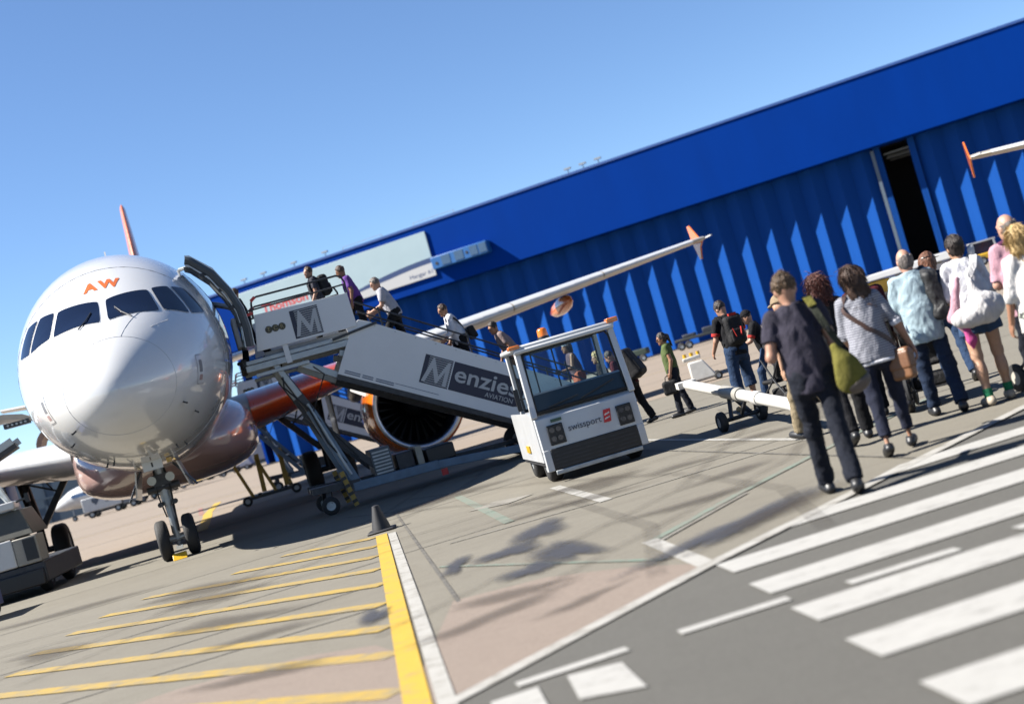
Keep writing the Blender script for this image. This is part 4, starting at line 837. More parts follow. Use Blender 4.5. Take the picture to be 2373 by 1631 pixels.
MB().hexa([(.0, .05, .86), (1.7, .05, .86), (1.7, 1.45, .86), (.0, 1.45, .86)], [(.1, .1, 1.66), (1.6, .1, 1.66), (1.6, 1.4, 1.66), (.1, 1.4, 1.66)]).build('cab_glass', m_cockpit, yt)
MB().bar((.0, .03, .86), (.1, .06, 1.68), .1).bar((1.7, .03, .86), (1.6, .06, 1.68), .1).box(-.05, 1.75, 0, 1.5, 1.66, 1.76).build('cab_frame', white_paint, yt)
MB().bar((1.3, -.06, .35), (1.75, -.06, .9), .1, .1).build('ladder', ochre_paint, yt)
for x in (.55, 2.8): gwheel(yt, (x, .0, .32), (0, 1, 0), .32, .25); gwheel(yt, (x, 1.5, .32), (0, 1, 0), .32, .25)
wt = thing('pushback_tug', 'low white and yellow pushback tug behind the queue', 'pushback tug', (12.95, 50, 0), R(0))
MB().box(0, 3.5, 0, 2.2, .4, 1.28).build('body', yellow_paint, wt, bevel=.06)
MB().hexa([(-.1, -.05, 1.3), (3.6, -.05, 1.3), (3.6, 2.25, 1.3), (-.1, 2.25, 1.3)], [(.2, .1, 1.52), (3.5, .1, 1.62), (3.5, 2.1, 1.62), (.2, 2.1, 1.52)]).build('deck_cover', white_paint, wt, bevel=.05)
MB().box(.9, 3.3, -.07, -.04, .75, 1.26).build('side_panel', white_paint, wt)
for x in (.7, 2.8): gwheel(wt, (x, .02, .4), (0, 1, 0), .4, .3); gwheel(wt, (x, 2.2, .4), (0, 1, 0), .4, .3)
ft = thing('flatbed_trailer', 'low dark flatbed trailer parked along the hangar doors', 'trailer', (13.0, 104, 0), R(-12))
MB().box(-1, 2.6, 0, 1.8, .65, .85).build('deck', pbr('trailer_dark', (.04, .05, .05), .6), ft, bevel=.03)
MB().box(1.2, 2.4, .2, 1.5, .85, 1.25).box(-.4, .6, .2, 1.5, .85, 1.1).build('load', pbr('load_dark', (.03, .04, .06), .6), ft, bevel=.05)
for x in (-.6, .0, 2.2): gwheel(ft, (x, .0, .3), (0, 1, 0), .3, .2)
bt = thing('ground_power_unit', 'low dark ground unit at the hangar doors left of the flatbed', 'ground unit', (8.6, 106, 0), R(-15))
MB().box(-1.2, 1.4, 0, 1.4, .5, 1.0).build('body', pbr('unit_dark', (.04, .07, .05), .6), bt, bevel=.08)
MB().bar((-1.2, .7, .9), (-2.2, .7, 1.05), .1).build('draw_bar', dark_metal, bt)
for x in (-.8, 1.0): gwheel(bt, (x, .0, .28), (0, 1, 0), .28, .2)
# ------------------------------------------------------------------ soft-body modelling: signed distances polygonised with surface nets
def smin(a, b, k):
    h = np.maximum(k - np.abs(a - b), 0); return np.minimum(a, b) - h * h / (4 * k)
def d_cap(P, a, b, ra, rb):
    a = np.asarray(a, np.float32); b = np.asarray(b, np.float32); ab = b - a; t = np.clip(((P - a) @ ab) / (ab @ ab + 1e-9), 0, 1)
    return np.linalg.norm(P - a - t[..., None] * ab, axis=-1) - (ra + (rb - ra) * t)
def d_capcut(P, a, b, ra, rb):        # flat at the b end
    a = np.asarray(a, np.float32); b = np.asarray(b, np.float32); ab = b - a; L = np.linalg.norm(ab)
    return np.maximum(d_cap(P, a, b + ab / L * .05, ra, rb), ((P - b) @ ab) / L)
def d_ell(P, c, r, Rm=None):
    q = P - np.asarray(c, np.float32)
    if Rm is not None: q = q @ np.asarray(Rm, np.float32)      # columns = axes
    r = np.asarray(r, np.float32); k0 = np.linalg.norm(q / r, axis=-1); k1 = np.linalg.norm(q / (r * r), axis=-1)
    return k0 * (k0 - 1) / np.maximum(k1, 1e-6)
def d_plane(P, n, p): return (P - np.asarray(p, np.float32)) @ np.asarray(n, np.float32)
def d_box(P, c, r, Rm=None, rd=.02):
    q = P - np.asarray(c, np.float32)
    if Rm is not None: q = q @ np.asarray(Rm, np.float32)
    q = np.abs(q) - (np.asarray(r, np.float32) - rd); return np.linalg.norm(np.maximum(q, 0), axis=-1) + np.minimum(q.max(-1), 0) - rd
def acc(o, P, f_, a_, k):
    """smooth-union a primitive into o, evaluated only in the grid box round it"""
    if f_ in (d_cap, d_capcut):
        a, b = np.asarray(a_[0], float), np.asarray(a_[1], float); r = max(a_[2], a_[3]) + k + .06; lo, hi = np.minimum(a, b) - r, np.maximum(a, b) + r
    else:
        c = np.asarray(a_[0], float); r = float(np.max(a_[1])) + k + .06; lo, hi = c - r, c + r
    p0 = P[0, 0, 0]; h = P[1, 0, 0, 0] - p0[0]
    i0 = np.clip(np.floor((lo - p0) / h).astype(int), 0, None); i1 = np.clip(np.ceil((hi - p0) / h).astype(int) + 1, 0, np.array(P.shape[:3]))
    if (i1 <= i0).any(): return o
    s_ = tuple(slice(x, y) for x, y in zip(i0, i1)); o[s_] = smin(o[s_], f_(P[s_], *a_), k); return o
def big(P): return np.full(P.shape[:3], .3, np.float32)
def addfolds(o, P, *a):
    m = np.abs(o) < .06; o[m] += folds(P[m], *a); return o
def folds(P, amp, f=18, seed=0, st=(1, 1, .45)):
    rn = np.random.RandomState(seed); Q = P * np.asarray(st, np.float32); o = 0
    W_ = Q + .03 * np.sin(Q[..., [1, 2, 0]] * f * .6 + rn.rand() * 6)
    for k in range(4):
        v = rn.normal(size=3); v /= np.linalg.norm(v); o = o + np.sin(W_ @ (v * f * (1 + .45 * k)).astype(np.float32) + rn.rand() * 6.3) / (1 + .4 * k)
    return amp * o / 2
def nets(fn, lo, hi, h):
    lo = np.array(lo) - 2.2 * h; n = np.ceil((np.array(hi) + 2.2 * h - lo) / h).astype(int) + 1
    g = [lo[i] + h * np.arange(n[i]) for i in range(3)]
    P = np.stack(np.meshgrid(*g, indexing='ij'), -1).astype(np.float32)
    V = fn(P); S = V < 0
    c = [(0, 0, 0), (1, 0, 0), (0, 1, 0), (1, 1, 0), (0, 0, 1), (1, 0, 1), (0, 1, 1), (1, 1, 1)]
    nx, ny, nz = n - 1
    sl = lambda A, o: A[o[0]:o[0] + nx, o[1]:o[1] + ny, o[2]:o[2] + nz]
    cnt = sum(sl(S, o).astype(np.int8) for o in c); act = (cnt > 0) & (cnt < 8)
    idx = -np.ones(act.shape, np.int64); ii = np.argwhere(act); idx[act] = np.arange(len(ii))
    cv = np.stack([sl(V, o)[act] for o in c], 1); pos = np.zeros((len(ii), 3)); w_ = np.zeros(len(ii))
    for a in range(8):
        for b in range(a + 1, 8):
            d = np.array(c[b]) - np.array(c[a])
            if abs(d).sum() != 1: continue
            va, vb = cv[:, a], cv[:, b]; m = (va < 0) != (vb < 0); t = np.where(m, va / np.where(m, va - vb, 1), 0)
            pos += np.where(m[:, None], np.array(c[a]) + t[:, None] * d, 0); w_ += m
    pos = lo + (ii + pos / np.maximum(w_, 1)[:, None]) * h
    F_ = []
    for ax in range(3):
        u, v = (ax + 1) % 3, (ax + 2) % 3
        s0 = [slice(None)] * 3; s1 = [slice(None)] * 3; s0[ax] = slice(0, n[ax] - 1); s1[ax] = slice(1, n[ax])
        ch = S[tuple(s0)] != S[tuple(s1)]; e = np.argwhere(ch); fl = S[tuple(s0)][ch]
        ok = (e[:, u] > 0) & (e[:, v] > 0) & (e[:, u] < n[u] - 1) & (e[:, v] < n[v] - 1); e, fl = e[ok], fl[ok]
        def at(du, dv):
            q = e.copy(); q[:, u] -= du; q[:, v] -= dv; return idx[q[:, 0], q[:, 1], q[:, 2]]
        qd = np.stack([at(1, 1), at(0, 1), at(0, 0), at(1, 0)], 1); qd[~fl] = qd[~fl][:, ::-1]
        F_.append(qd)
    F_ = np.concatenate(F_); F_ = F_[(F_ >= 0).all(1)]
    return pos, F_
def soft(name, fn, lo, hi, h, mat, parent, extra=None):
    v, f = nets(fn, lo, hi, h)
    if extra:
        for v2, f2 in extra: f = np.concatenate([f, f2 + len(v)]); v = np.concatenate([v, v2])
    me = bpy.data.meshes.new(name); me.vertices.add(len(v)); me.vertices.foreach_set('co', v.astype(np.float32).ravel())
    me.loops.add(len(f) * 4); me.loops.foreach_set('vertex_index', f.astype(np.int32).ravel())
    me.polygons.add(len(f)); me.polygons.foreach_set('loop_start', np.arange(len(f), dtype=np.int32) * 4); me.polygons.foreach_set('loop_total', np.full(len(f), 4, np.int32))
    me.update(calc_edges=True); me.materials.append(mat)
    me.polygons.foreach_set('use_smooth', [True] * len(f))
    return link(name, me, parent, 0)

def fabric(name, col, rough=.85, var=.16, bump=.35, bscale=220, scale=9):
    if name in MATS: return MATS[name]
    m = pbr(name, col, rough, var=var, bump=bump, bscale=bscale, scale=scale, spec=.2); wrinkle(m); return m
def wrinkle(m, dist=.017):            # creases too fine for the mesh, chained under the weave bump
    t = m.node_tree; b = t.nodes['Principled BSDF']
    bu = N(t, 'ShaderNodeBump', i_Strength=.75, i_Distance=dist); t.links.new(noise(t, 15, 4, .55, stretch=(1, 1, .55), dist=1.6), bu.inputs['Height'])
    if b.inputs['Normal'].links: t.links.new(bu.outputs[0], b.inputs['Normal'].links[0].from_node.inputs['Normal'])
    else: t.links.new(bu.outputs[0], b.inputs['Normal'])
def stripes(name, a, b, f, ax=2):
    m, t, bs = nodes(name); MATS[name] = m; tc = N(t, 'ShaderNodeTexCoord'); wv = N(t, 'ShaderNodeTexWave', i_Scale=f, i_Distortion=.25, bands_direction='XYZ'[ax]); t.links.new(tc.outputs['Object'], wv.inputs[0])
    t.links.new(mixc(t, ramp(t, wv.outputs[1], .42, .58), a, b), bs.inputs['Base Color']); bs.inputs['Roughness'].default_value = .85; wrinkle(m); return m
def floral(name, base, spot, sc, lo=.62, hi=.7):
    m, t, bs = nodes(name); MATS[name] = m; t.links.new(mixc(t, ramp(t, noise(t, sc, 4, .6), lo, hi), base, spot), bs.inputs['Base Color']); bs.inputs['Roughness'].default_value = .85; wrinkle(m); return m
def hairmat(name, col, hi):
    m, t, bs = nodes(name); MATS[name] = m
    t.links.new(mixc(t, ramp(t, noise(t, 55, 5, .7, stretch=(1, 1, .12)), .35, .68), col, hi), bs.inputs['Base Color']); bs.inputs['Roughness'].default_value = .5; bs.inputs['Specular IOR Level'].default_value = .3
    bu = N(t, 'ShaderNodeBump', i_Strength=.8, i_Distance=.01); t.links.new(noise(t, 120, 4, .7, stretch=(1, 1, .1)), bu.inputs['Height']); t.links.new(bu.outputs[0], bs.inputs['Normal']); return m
def skinm(name, col):
    m = pbr(name, col, .5, var=.08, scale=14, bump=.1, bscale=120, spec=.35); b = m.node_tree.nodes['Principled BSDF']
    b.inputs['Subsurface Weight'].default_value = .08; b.inputs['Subsurface Radius'].default_value = (.012, .005, .003); return m
SK = skinm('skin_fair', (.50, .27, .18)); SKT = skinm('skin_tan', (.42, .21, .125)); SKD = skinm('skin_dark_tan', (.27, .13, .075))

def rx(a): c_, s_ = math.cos(a), math.sin(a); return np.array([[1, 0, 0], [0, c_, -s_], [0, s_, c_]])
def rz_(a): c_, s_ = math.cos(a), math.sin(a); return np.array([[c_, -s_, 0], [s_, c_, 0], [0, 0, 1]])
def unit(v): v = np.array(v, float); return v / np.linalg.norm(v)

def skeleton(H, legs, arms, lean=4, head=(0, 0), fem=False, twist=0):
    s = H / 1.75; J = {'s': s}
    pel = np.zeros(3); low = 9
    for k, sd in (('L', -1), ('R', 1)):
        a, kn, out, fp = (list(legs[k]) + [0, 0])[:4]; a, kn, out = R(a), R(kn), R(out)
        hip = np.array([sd * (.098 if fem else .092), 0, 0]) * s
        td = np.array([sd * math.sin(out), math.sin(a), -math.cos(a)]); td /= np.linalg.norm(td); kne = hip + td * .425 * s
        sa = a - kn; sdv = np.array([sd * math.sin(out) * .4, math.sin(sa), -math.cos(sa)]); sdv /= np.linalg.norm(sdv); ank = kne + sdv * .42 * s
        fd = np.array([sd * .12, math.cos(R(fp)), -math.sin(R(fp))]); fd /= np.linalg.norm(fd); un = np.cross(np.array([1, 0, 0]), fd)
        heel = ank - fd * .05 * s - un * .045 * s; toe = ank + fd * .165 * s - un * .05 * s
        low = min(low, heel[2] - .038 * s, toe[2] - .03 * s); J['hip' + k], J['kne' + k], J['ank' + k], J['heel' + k], J['toe' + k] = hip, kne, ank, heel, toe
    T = rz_(R(twist)) @ rx(-R(lean)); J['T'] = T
    t = lambda x, y, z: T @ (np.array([x, y, z]) * s)
    sw = .15 if fem else .17
    J['pelvis'] = np.zeros(3); J['waist'] = t(0, 0, .19); J['chest'] = t(0, .005, .35); J['neck'] = t(0, -.005, .515)
    Hm = rz_(R(head[0])) @ rx(-R(head[1])); J['Hm'] = Hm
    J['headc'] = J['neck'] + T @ (np.array([0, .012, .03]) * s) + Hm @ (np.array([0, .015, .115]) * s)
    for k, sd in (('L', -1), ('R', 1)):
        ud, fd = [T @ unit((v[0] * sd, v[1], v[2])) for v in arms[k][:2]]
        sh = t(sd * sw, 0, .475); el = sh + ud * .285 * s; wr = el + fd * .25 * s
        J['sh' + k], J['el' + k], J['wr' + k], J['fd' + k] = sh, el, wr, fd
        J['curl' + k] = arms[k][2] if len(arms[k]) > 2 else .6
    for k in list(J):
        if isinstance(J[k], np.ndarray) and J[k].shape == (3,) and not k.startswith('fd'): J[k] = J[k] + np.array([0, 0, -low])
    return J
def bounds(pts, r):
    a = np.array(pts); return a.min(0) - r, a.max(0) + r

def hand_mesh(J, k):
    s = J['s']; w0, d = J['wr' + k], J['fd' + k]; sd = -1 if k == 'L' else 1
    side = unit(np.cross(d, np.array([0, .2, 1.0]) if abs(d[2]) < .8 else np.array([0, 1.0, .2]))); side = side if True else -side
    nrm = unit(np.cross(side, d)); cu = J['curl' + k]
    fw = np.array([0, 1, 0]) if abs(d[1]) < .8 else np.array([0, 0, 1])
    across = unit(fw - d * (fw @ d)); nrm = unit(np.cross(d, across)) * (-sd)        # palm faces the body
    nrm = nrm if (nrm @ np.array([-sd, 0, 0])) > 0 else -nrm
    pr = [(d_ell, (w0 + d * .045 * s, np.array([.042, .05, .018]) * s, np.stack([across, d, nrm], 1)))]
    for i, (off, L) in enumerate(((.030, .072), (.010, .08), (-.010, .075), (-.028, .06))):
        b = w0 + d * .085 * s + across * off * s; m1 = b + (d * math.cos(cu * .6) + nrm * math.sin(cu * .6)) * L * .5 * s; m2 = m1 + (d * math.cos(cu * 1.7) + nrm * math.sin(cu * 1.7)) * L * .5 * s
        pr += [(d_cap, (b, m1, .0085 * s, .008 * s)), (d_cap, (m1, m2, .008 * s, .0065 * s))]
    b = w0 + d * .025 * s + across * .034 * s; m1 = b + (across * .6 + d * .7 + nrm * .25) * .04 * s; m2 = m1 + (d * .9 + across * .1 + nrm * .4) * .032 * s
    pr += [(d_cap, (b, m1, .012 * s, .0095 * s)), (d_cap, (m1, m2, .0095 * s, .008 * s)), (d_cap, (w0 - d * .03 * s, w0 + d * .02 * s, .026 * s, .024 * s))]
    def fn(P):
        o = big(P)
        for f_, a_ in pr: acc(o, P, f_, a_, .008)
        return o
    return nets(fn, *bounds([w0 - d * .03, w0 + d * .19 * s, w0 + across * .08, w0 + nrm * .09, w0 - across * .05, w0 - nrm * .03], .03), .0065)

def body_fn(J, fem, lg=1):
    s = J['s']; q = s * lg; T = J['T']; Hm = J['Hm']; hc = J['headc']; hl = lambda x, y, z: hc + Hm @ (np.array([x, y, z]) * s)
    pr = [(d_ell, (J['pelvis'] + [0, 0, .02 * s], np.array([.14 if fem else .125, .1, .12]) * s, T), .05), (d_ell, (J['waist'], np.array([.105 if fem else .118, .085, .16]) * s, T), .07),
          (d_ell, (J['chest'] - T @ np.array([0, 0, .01]) * s, np.array([.12 if fem else .135, .088, .15]) * s, T), .07), (d_cap, (J['shL'] * .82 + J['shR'] * .18, J['shR'] * .82 + J['shL'] * .18, .042 * s, .042 * s), .03),
          (d_cap, (J['neck'] - T @ np.array([0, .0, .04]) * s, hl(0, -.012, -.05), .05 * s, .05 * s), .03)]
    for k in 'LR':
        pr += [(d_cap, (J['sh' + k], J['el' + k], .046 * s, .04 * s), .03), (d_cap, (J['el' + k], J['wr' + k], .041 * s, .027 * s), .02),
               (d_cap, (J['hip' + k], J['kne' + k], .086 * q, .057 * q), .06), (d_cap, (J['kne' + k], J['ank' + k], .054 * q, .036 * q), .03),
               (d_ell, (J['kne' + k] * .62 + J['ank' + k] * .38 - np.array([0, .018, 0]) * s, np.array([.053, .056, .11]) * q, None), .03),
               (d_cap, (J['heel' + k], J['toe' + k], .036 * s, .028 * s), .03)]
    pr += [(d_ell, (hl(0, 0, .01), np.array([.074, .094, .112]) * s, Hm), .03), (d_ell, (hl(0, .028, -.055), np.array([.054, .062, .062]) * s, Hm), .03),
           (d_cap, (hl(0, .092, .012), hl(0, .112, -.02), .010 * s, .0145 * s), .012), (d_cap, (hl(-.035, .085, .03), hl(.035, .085, .03), .012 * s, .012 * s), .015),
           (d_cap, (hl(-.018, .088, -.058), hl(.018, .088, -.058), .009 * s, .009 * s), .008), (d_ell, (hl(0, .078, -.098), np.array([.022, .02, .018]) * s, Hm), .02)]
    for sd in (-1, 1): pr += [(d_ell, (hl(sd * .077, -.008, -.008), np.array([.011, .02, .033]) * s, Hm), .008)]
    def fn(P):
        o = big(P)
        for f_, a_, k in pr: acc(o, P, f_, a_, k)
        return o
    return fn

def make_person(label, loc, rz, H, legs, arms, look, lean=4, head=(0, 0), fem=False, h=.013, twist=0, group=None, loose=.0, name='person'):
    J = skeleton(H, legs, arms, lean, head, fem, twist); s = J['s']; T = J['T']; Hm = J['Hm']; hc = J['headc']
    root = thing(name, label, 'person', loc, rz, group)
    hl = lambda x, y, z: hc + Hm @ (np.array([x, y, z]) * s); tl = lambda x, y, z: J['pelvis'] + T @ (np.array([x, y, z]) * s)
    pts = [J[k + q] for k in ('hip', 'kne', 'ank', 'heel', 'toe', 'sh', 'el', 'wr') for q in 'LR'] + [hl(0, 0, .13), hl(0, .13, 0), hl(0, -.12, 0)]
    sk = look.get('skin', SK); seed = abs(hash(label)) % 1000 if False else sum(map(ord, label)) % 997
    soft('body', body_fn(J, fem, .55 if look['legs'].get('end', 1.99) > 1.75 else 1), *bounds(pts, .13), h, sk, root, [hand_mesh(J, k) for k in 'LR'] if look.get('hands', True) else None)
    # --- shirt
    sh = look['shirt']; hem = sh.get('hem', -.1); infl = sh.get('infl', .022) ; sl = sh.get('sleeve', .62); fa = sh.get('fold', .007)
    def shirt(P):
        o = big(P)
        acc(o, P, d_ell, (J['pelvis'] + T @ np.array([0, 0, .0]) * s, (np.array([.148 if fem else .14, .11, .30]) + infl) * s, T), .08)
        acc(o, P, d_ell, (J['waist'], (np.array([.112 if fem else .126, .092, .19]) + infl + sh.get('belly', 0)) * s, T), .08)
        acc(o, P, d_ell, (J['chest'] - T @ np.array([0, 0, .01]) * s, (np.array([.132 if fem else .152, .104, .175]) + infl * .5) * s, T), .08)
        if sh.get('flare'): acc(o, P, d_ell, (tl(0, 0, hem + .03), np.array([.16 + sh['flare'], .115 + sh['flare'], .2]) * s, T), .08)
        acc(o, P, d_cap, (J['shL'] * .86 + J['shR'] * .14, J['shR'] * .86 + J['shL'] * .14, .054 * s + infl * .3, .054 * s + infl * .3), .05)
        o = np.maximum(o, -d_plane(P, T @ np.array([0, 0, 1.]), tl(0, 0, hem)))
        for k in 'LR':
            if sl <= 0: continue
            if sl <= 1: acc(o, P, d_capcut, (J['sh' + k], J['sh' + k] + (J['el' + k] - J['sh' + k]) * sl, .054 * s + infl * .2, (.051 + sh.get('slw', .006)) * s), .03)
            else:
                e = J['el' + k]; acc(o, P, d_cap, (J['sh' + k], e, .054 * s + infl * .2, .048 * s), .03)
                acc(o, P, d_capcut, (e, e + (J['wr' + k] - e) * (sl - 1), .050 * s, .038 * s + .006), .02)
        acc(o, P, d_capcut, (J['neck'] - T @ np.array([0, .012, .07]) * s, J['neck'] + T @ np.array([0, -.004, .014 + sh.get('collar', 0)]) * s, .085 * s, .066 * s), .045)
        o = addfolds(o, P, fa, sh.get('ff', 17) * 1.6, seed, (1, 1, .55)); return addfolds(o, P, fa * .55, 62, seed + 1, (1, 1, .5))
    spts = [J['shL'], J['shR'], tl(0, 0, hem), tl(0, 0, .55), tl(.2, .15, .1), tl(-.2, -.15, .1)] + [J[j + k] for k in 'LR' for j in (('el', 'wr') if sl > .1 else ('sh',))]
    so_ = soft('shirt', shirt, *bounds(spts, .1 + sh.get('flare', 0)), h, sh['mat'], root)
    if sh.get('cuff'):
        for k in 'LR':
            a = J['el' + k]; d_ = J['wr' + k] - a; f0 = max(sl - 1, 0); q0 = a + d_ * (f0 - .12); q1 = a + d_ * (f0 + .06)
            MB().cyl(q0, q1, .056 * s, .053 * s, n=18).build('cuff', sh['cuff'], so_, bevel=.006)
    if sh.get('trim'):
        for k in 'LR':
            a = J['sh' + k]; d_ = J['el' + k] - a; MB().cyl(a + d_ * (sl - .16), a + d_ * (sl + .01), .07 * s, .07 * s, n=18).build('sleeve_trim', sh['trim'], so_, bevel=.006)
    # --- trousers / shorts
    tr_ = look['legs']; end = tr_.get('end', 2.0); lw = tr_.get('w', .014); top_ = tr_.get('top', .09)
    def trs(P):
        o = big(P)
        acc(o, P, d_ell, (J['pelvis'] + T @ np.array([0, 0, .0]) * s, (np.array([.150 if fem else .136, .108, .14]) + lw * .6) * s, T), .05)
        o = np.maximum(o, d_plane(P, T @ np.array([0, 0, 1.]), tl(0, 0, top_)))
        for k in 'LR':
            hp_, kn, an = J['hip' + k], J['kne' + k], J['ank' + k]
            acc(o, P, d_ell, (hp_ * np.array([.7, 1, 1]) + T @ np.array([0, -.022, -.03]) * s, np.array([.075, .085, .11]) * s + lw * .5, T), .05)
            if end <= 1: acc(o, P, d_capcut, (hp_, hp_ + (kn - hp_) * end, .088 * s + lw, (.078 + tr_.get('flare', .01)) * s + lw), .05)
            else:
                acc(o, P, d_cap, (hp_ * np.array([.92, 1, 1]), kn, .078 * s + lw, .056 * s + lw), .05)
                acc(o, P, d_capcut, (kn, kn + (an - kn) * (end - 1), .057 * s + lw, (.042 + tr_.get('hemw', .014)) * s + lw), .03)
        o = addfolds(o, P, tr_.get('fold', .005), 30, seed + 3, (1, 1, .9)); return addfolds(o, P, .0035, 75, seed + 4, (.7, .7, 1.2))
    soft('trousers' if end > 1 else 'shorts', trs, *bounds([J[j + k] for k in 'LR' for j in (('hip', 'kne', 'ank') if end > 1 else ('hip', 'kne'))] + [tl(0, 0, .12)], .17), h, tr_['mat'], root)
    # --- shoes and socks
    for k in 'LR':
        he, to, an = J['heel' + k], J['toe' + k], J['ank' + k]; up = unit(np.cross(np.array([1, 0, 0]), to - he))
        def shoe(P):
            o = smin(d_cap(P, he, to, .041 * s, .038 * s), d_ell(P, he * .42 + to * .58 + up * .008 * s, np.array([.046, .12, .042]) * s, np.stack([np.cross(unit(to - he), up), unit(to - he), up], 1)), .03)
            o = smin(o, d_capcut(P, he + (to - he) * .16, he + (to - he) * .13 + up * (.05 + look.get('boot', 0)) * s, .040 * s, .040 * s), .02)
            return np.maximum(o, -d_plane(P, up, he - up * .040 * s))
        soft('shoe', shoe, *bounds([he, to, he + up * (.1 + look.get('boot', 0))], .075), .009, look.get('shoe', black_shoe), root)
        if look.get('sock'):
            MB().cyl(an - np.array([0, 0, .02]), an + (J['kne' + k] - an) * .2, .043 * s, .047 * s, n=18).build('sock', look['sock'], root)
    # --- hair
    hr = look.get('hair'); 
    if hr:
        st_ = hr['style']; hv = hr.get('vol', .012)
        def hair(P):
            o = d_ell(P, hl(0, -.006, .016), (np.array([.076, .094, .113]) + hv) * s, Hm)
            if st_ == 'bald':
                o = d_ell(P, hl(0, -.004, .01), (np.array([.075, .095, .112]) + .006) * s, Hm); o = np.maximum(o, d_plane(P, Hm @ unit((0, .35, 1)), hl(0, -.02, .035)))
            o = np.maximum(o, d_plane(P, Hm @ unit((0, 1, -.62)), hl(0, .045, .03)))
            o = np.maximum(o, -d_plane(P, Hm @ unit((0, -.25, 1)), hl(0, -.05, -.085 if st_ != 'bald' else -.075)))
            if st_ == 'short': o = np.maximum(o, d_ell(P, hl(0, .03, .06), np.array([.098, .135, .142]) * s, Hm))
            if st_ in ('long', 'shoulder', 'bob'):
                L = {'long': .34, 'shoulder': .21, 'bob': .12}[st_]; wb = hr.get('wide', .07)
                for x in (-1, 0, 1):
                    o = smin(o, d_cap(P, hl(x * .04, -.055, .02), hl(x * wb + hr.get('blow', 0), -.07 - .02 * (x == 0) , .02 - L), .055 * s, .038 * s), .04)
                for x in (-1, 1): o = smin(o, d_cap(P, hl(x * .068, .0, .03), hl(x * .078 + hr.get('blow', 0) * .7, -.015, -L * .75), .024 * s, .022 * s), .03)
            if st_ == 'updo': o = smin(o, d_ell(P, hl(0, -.085, .03), np.array([.06, .045, .06]) * s, Hm), .03)
            if st_ == 'pony':
                o = smin(o, d_ell(P, hl(0, -.1, .035), np.array([.03, .03, .03]) * s, Hm), .02); o = smin(o, d_cap(P, hl(0, -.12, .02), hl(0.01, -.14, -.2), .034 * s, .018 * s), .02)
            o = smin(o, o + .5, .01) if False else o
            o = addfolds(o, P, hr.get('amp', .006), 70, seed + 5, (1, 1, .35)); return addfolds(o, P, hr.get('amp', .006) * .7, 150, seed + 9, (1, 1, .5))
        ex_ = [hl(0, 0, .15), hl(0, -.15, -.1), hl(.1, .1, 0), hl(-.1, 0, 0)] + ([hl(0, -.1, -.36), hl(hr.get('blow', 0) + .12, -.1, -.3), hl(-.12, -.1, -.3)] if st_ in ('long', 'shoulder', 'bob', 'pony') else [])
        ho = soft('hair', hair, *bounds(ex_, .05), min(h, .0095), hr['mat'], root)
        if h < .0135 and st_ != 'bald':
            me_ = ho.data; nv = len(me_.vertices); co = np.empty(nv * 3, np.float32); me_.vertices.foreach_get('co', co); co = co.reshape(-1, 3); no = np.empty(nv * 3, np.float32); me_.vertex_normals.foreach_get('vector', no); no = no.reshape(-1, 3)
            rn = np.random.RandomState(seed); mb = MB(); L0 = {'short': .02, 'updo': .03, 'pony': .04}.get(st_, .085); comb = Hm @ (np.array([.2, .1, -.55]) if st_ == 'short' else np.array([.05, -.1, -1.]))
            for i in rn.choice(nv, min(nv, 950), replace=False):
                n_ = no[i]; d_ = comb + rn.normal(size=3) * (.5 if st_ == 'short' else hr.get('rnd', .12)); d_ = unit(d_ - n_ * (d_ @ n_) + n_ * (.15 if st_ == 'short' else hr.get('out', .05))); L = L0 * rn.uniform(.6, 1.5); b_ = co[i] - n_ * .004; sd_ = unit(np.cross(d_, n_)) * rn.normal() * hr.get('curl', .12)
                mb.tube([b_, b_ + (d_ + sd_) * L * .4, b_ + d_ * L * .75 - n_ * L * .06, b_ + (d_ - sd_ * .4) * L - n_ * L * .16], [.0026, .003, .0022, .0005], n=3)
            lk = mb.build('hair_locks', hr['mat'], root, recalc=False); lk['kind'] = 'stuff'
    if look.get('eyes'):
        for x in (-.03, .03): MB().lathe([(-.011, .001), (-.006, .01), (0, .012), (.006, .01), (.011, .001)], hl(x, .088, .008), Hm @ np.array([0, 1., 0]), 10, caps=True).build('eye', black_plastic, root)
    if look.get('glasses'):
        mb = MB()
        for x in (-.032, .032): mb.loft([[hl(x + .026 * math.cos(a), .103 + dy, .01 + .02 * math.sin(a)) for a in [2 * math.pi * i / 12 for i in range(12)]] for dy in (0, .008)])
        for x in (-.066, .066): mb.bar(hl(x, .1, .014), hl(x * 1.15, .0, .016), .006)
        mb.build('sunglasses', black_plastic, root)
    if look.get('cap'):
        c_ = look['cap']
        def cp(P):
            o = np.maximum(d_ell(P, hl(0, -.004, .03), (np.array([.078, .098, .105]) + .014) * s, Hm), -d_plane(P, Hm @ unit((0, -.1, 1)), hl(0, 0, .045)))
            b = np.maximum(d_ell(P, hl(0, .12, .05), np.array([.072, .085, .02]) * s, Hm), -d_plane(P, Hm @ np.array([0, 1., 0]), hl(0, .06, 0)))
            return smin(o, b, .01) if c_.get('peak', True) else o
        soft('cap', cp, *bounds([hl(.1, .2, .1), hl(-.1, -.12, .16), hl(0, 0, .03)], .03), .009, c_['mat'], root)
    return root, J, tl, hl
def ribbon(pts, wd, th, nrm):         # flat strap through points; nrm: outward normals
    mb = MB(); rings = []; pts = [Vector(p) for p in pts]
    for i, p in enumerate(pts):
        d = (pts[min(i + 1, len(pts) - 1)] - pts[max(i - 1, 0)]).normalized(); n = Vector(nrm[i]); n = (n - d * n.dot(d)).normalized(); a = d.cross(n) * wd / 2; n = n * th / 2
        rings.append([p - a - n, p + a - n, p + a + n, p - a + n])
    return mb.loft(rings)
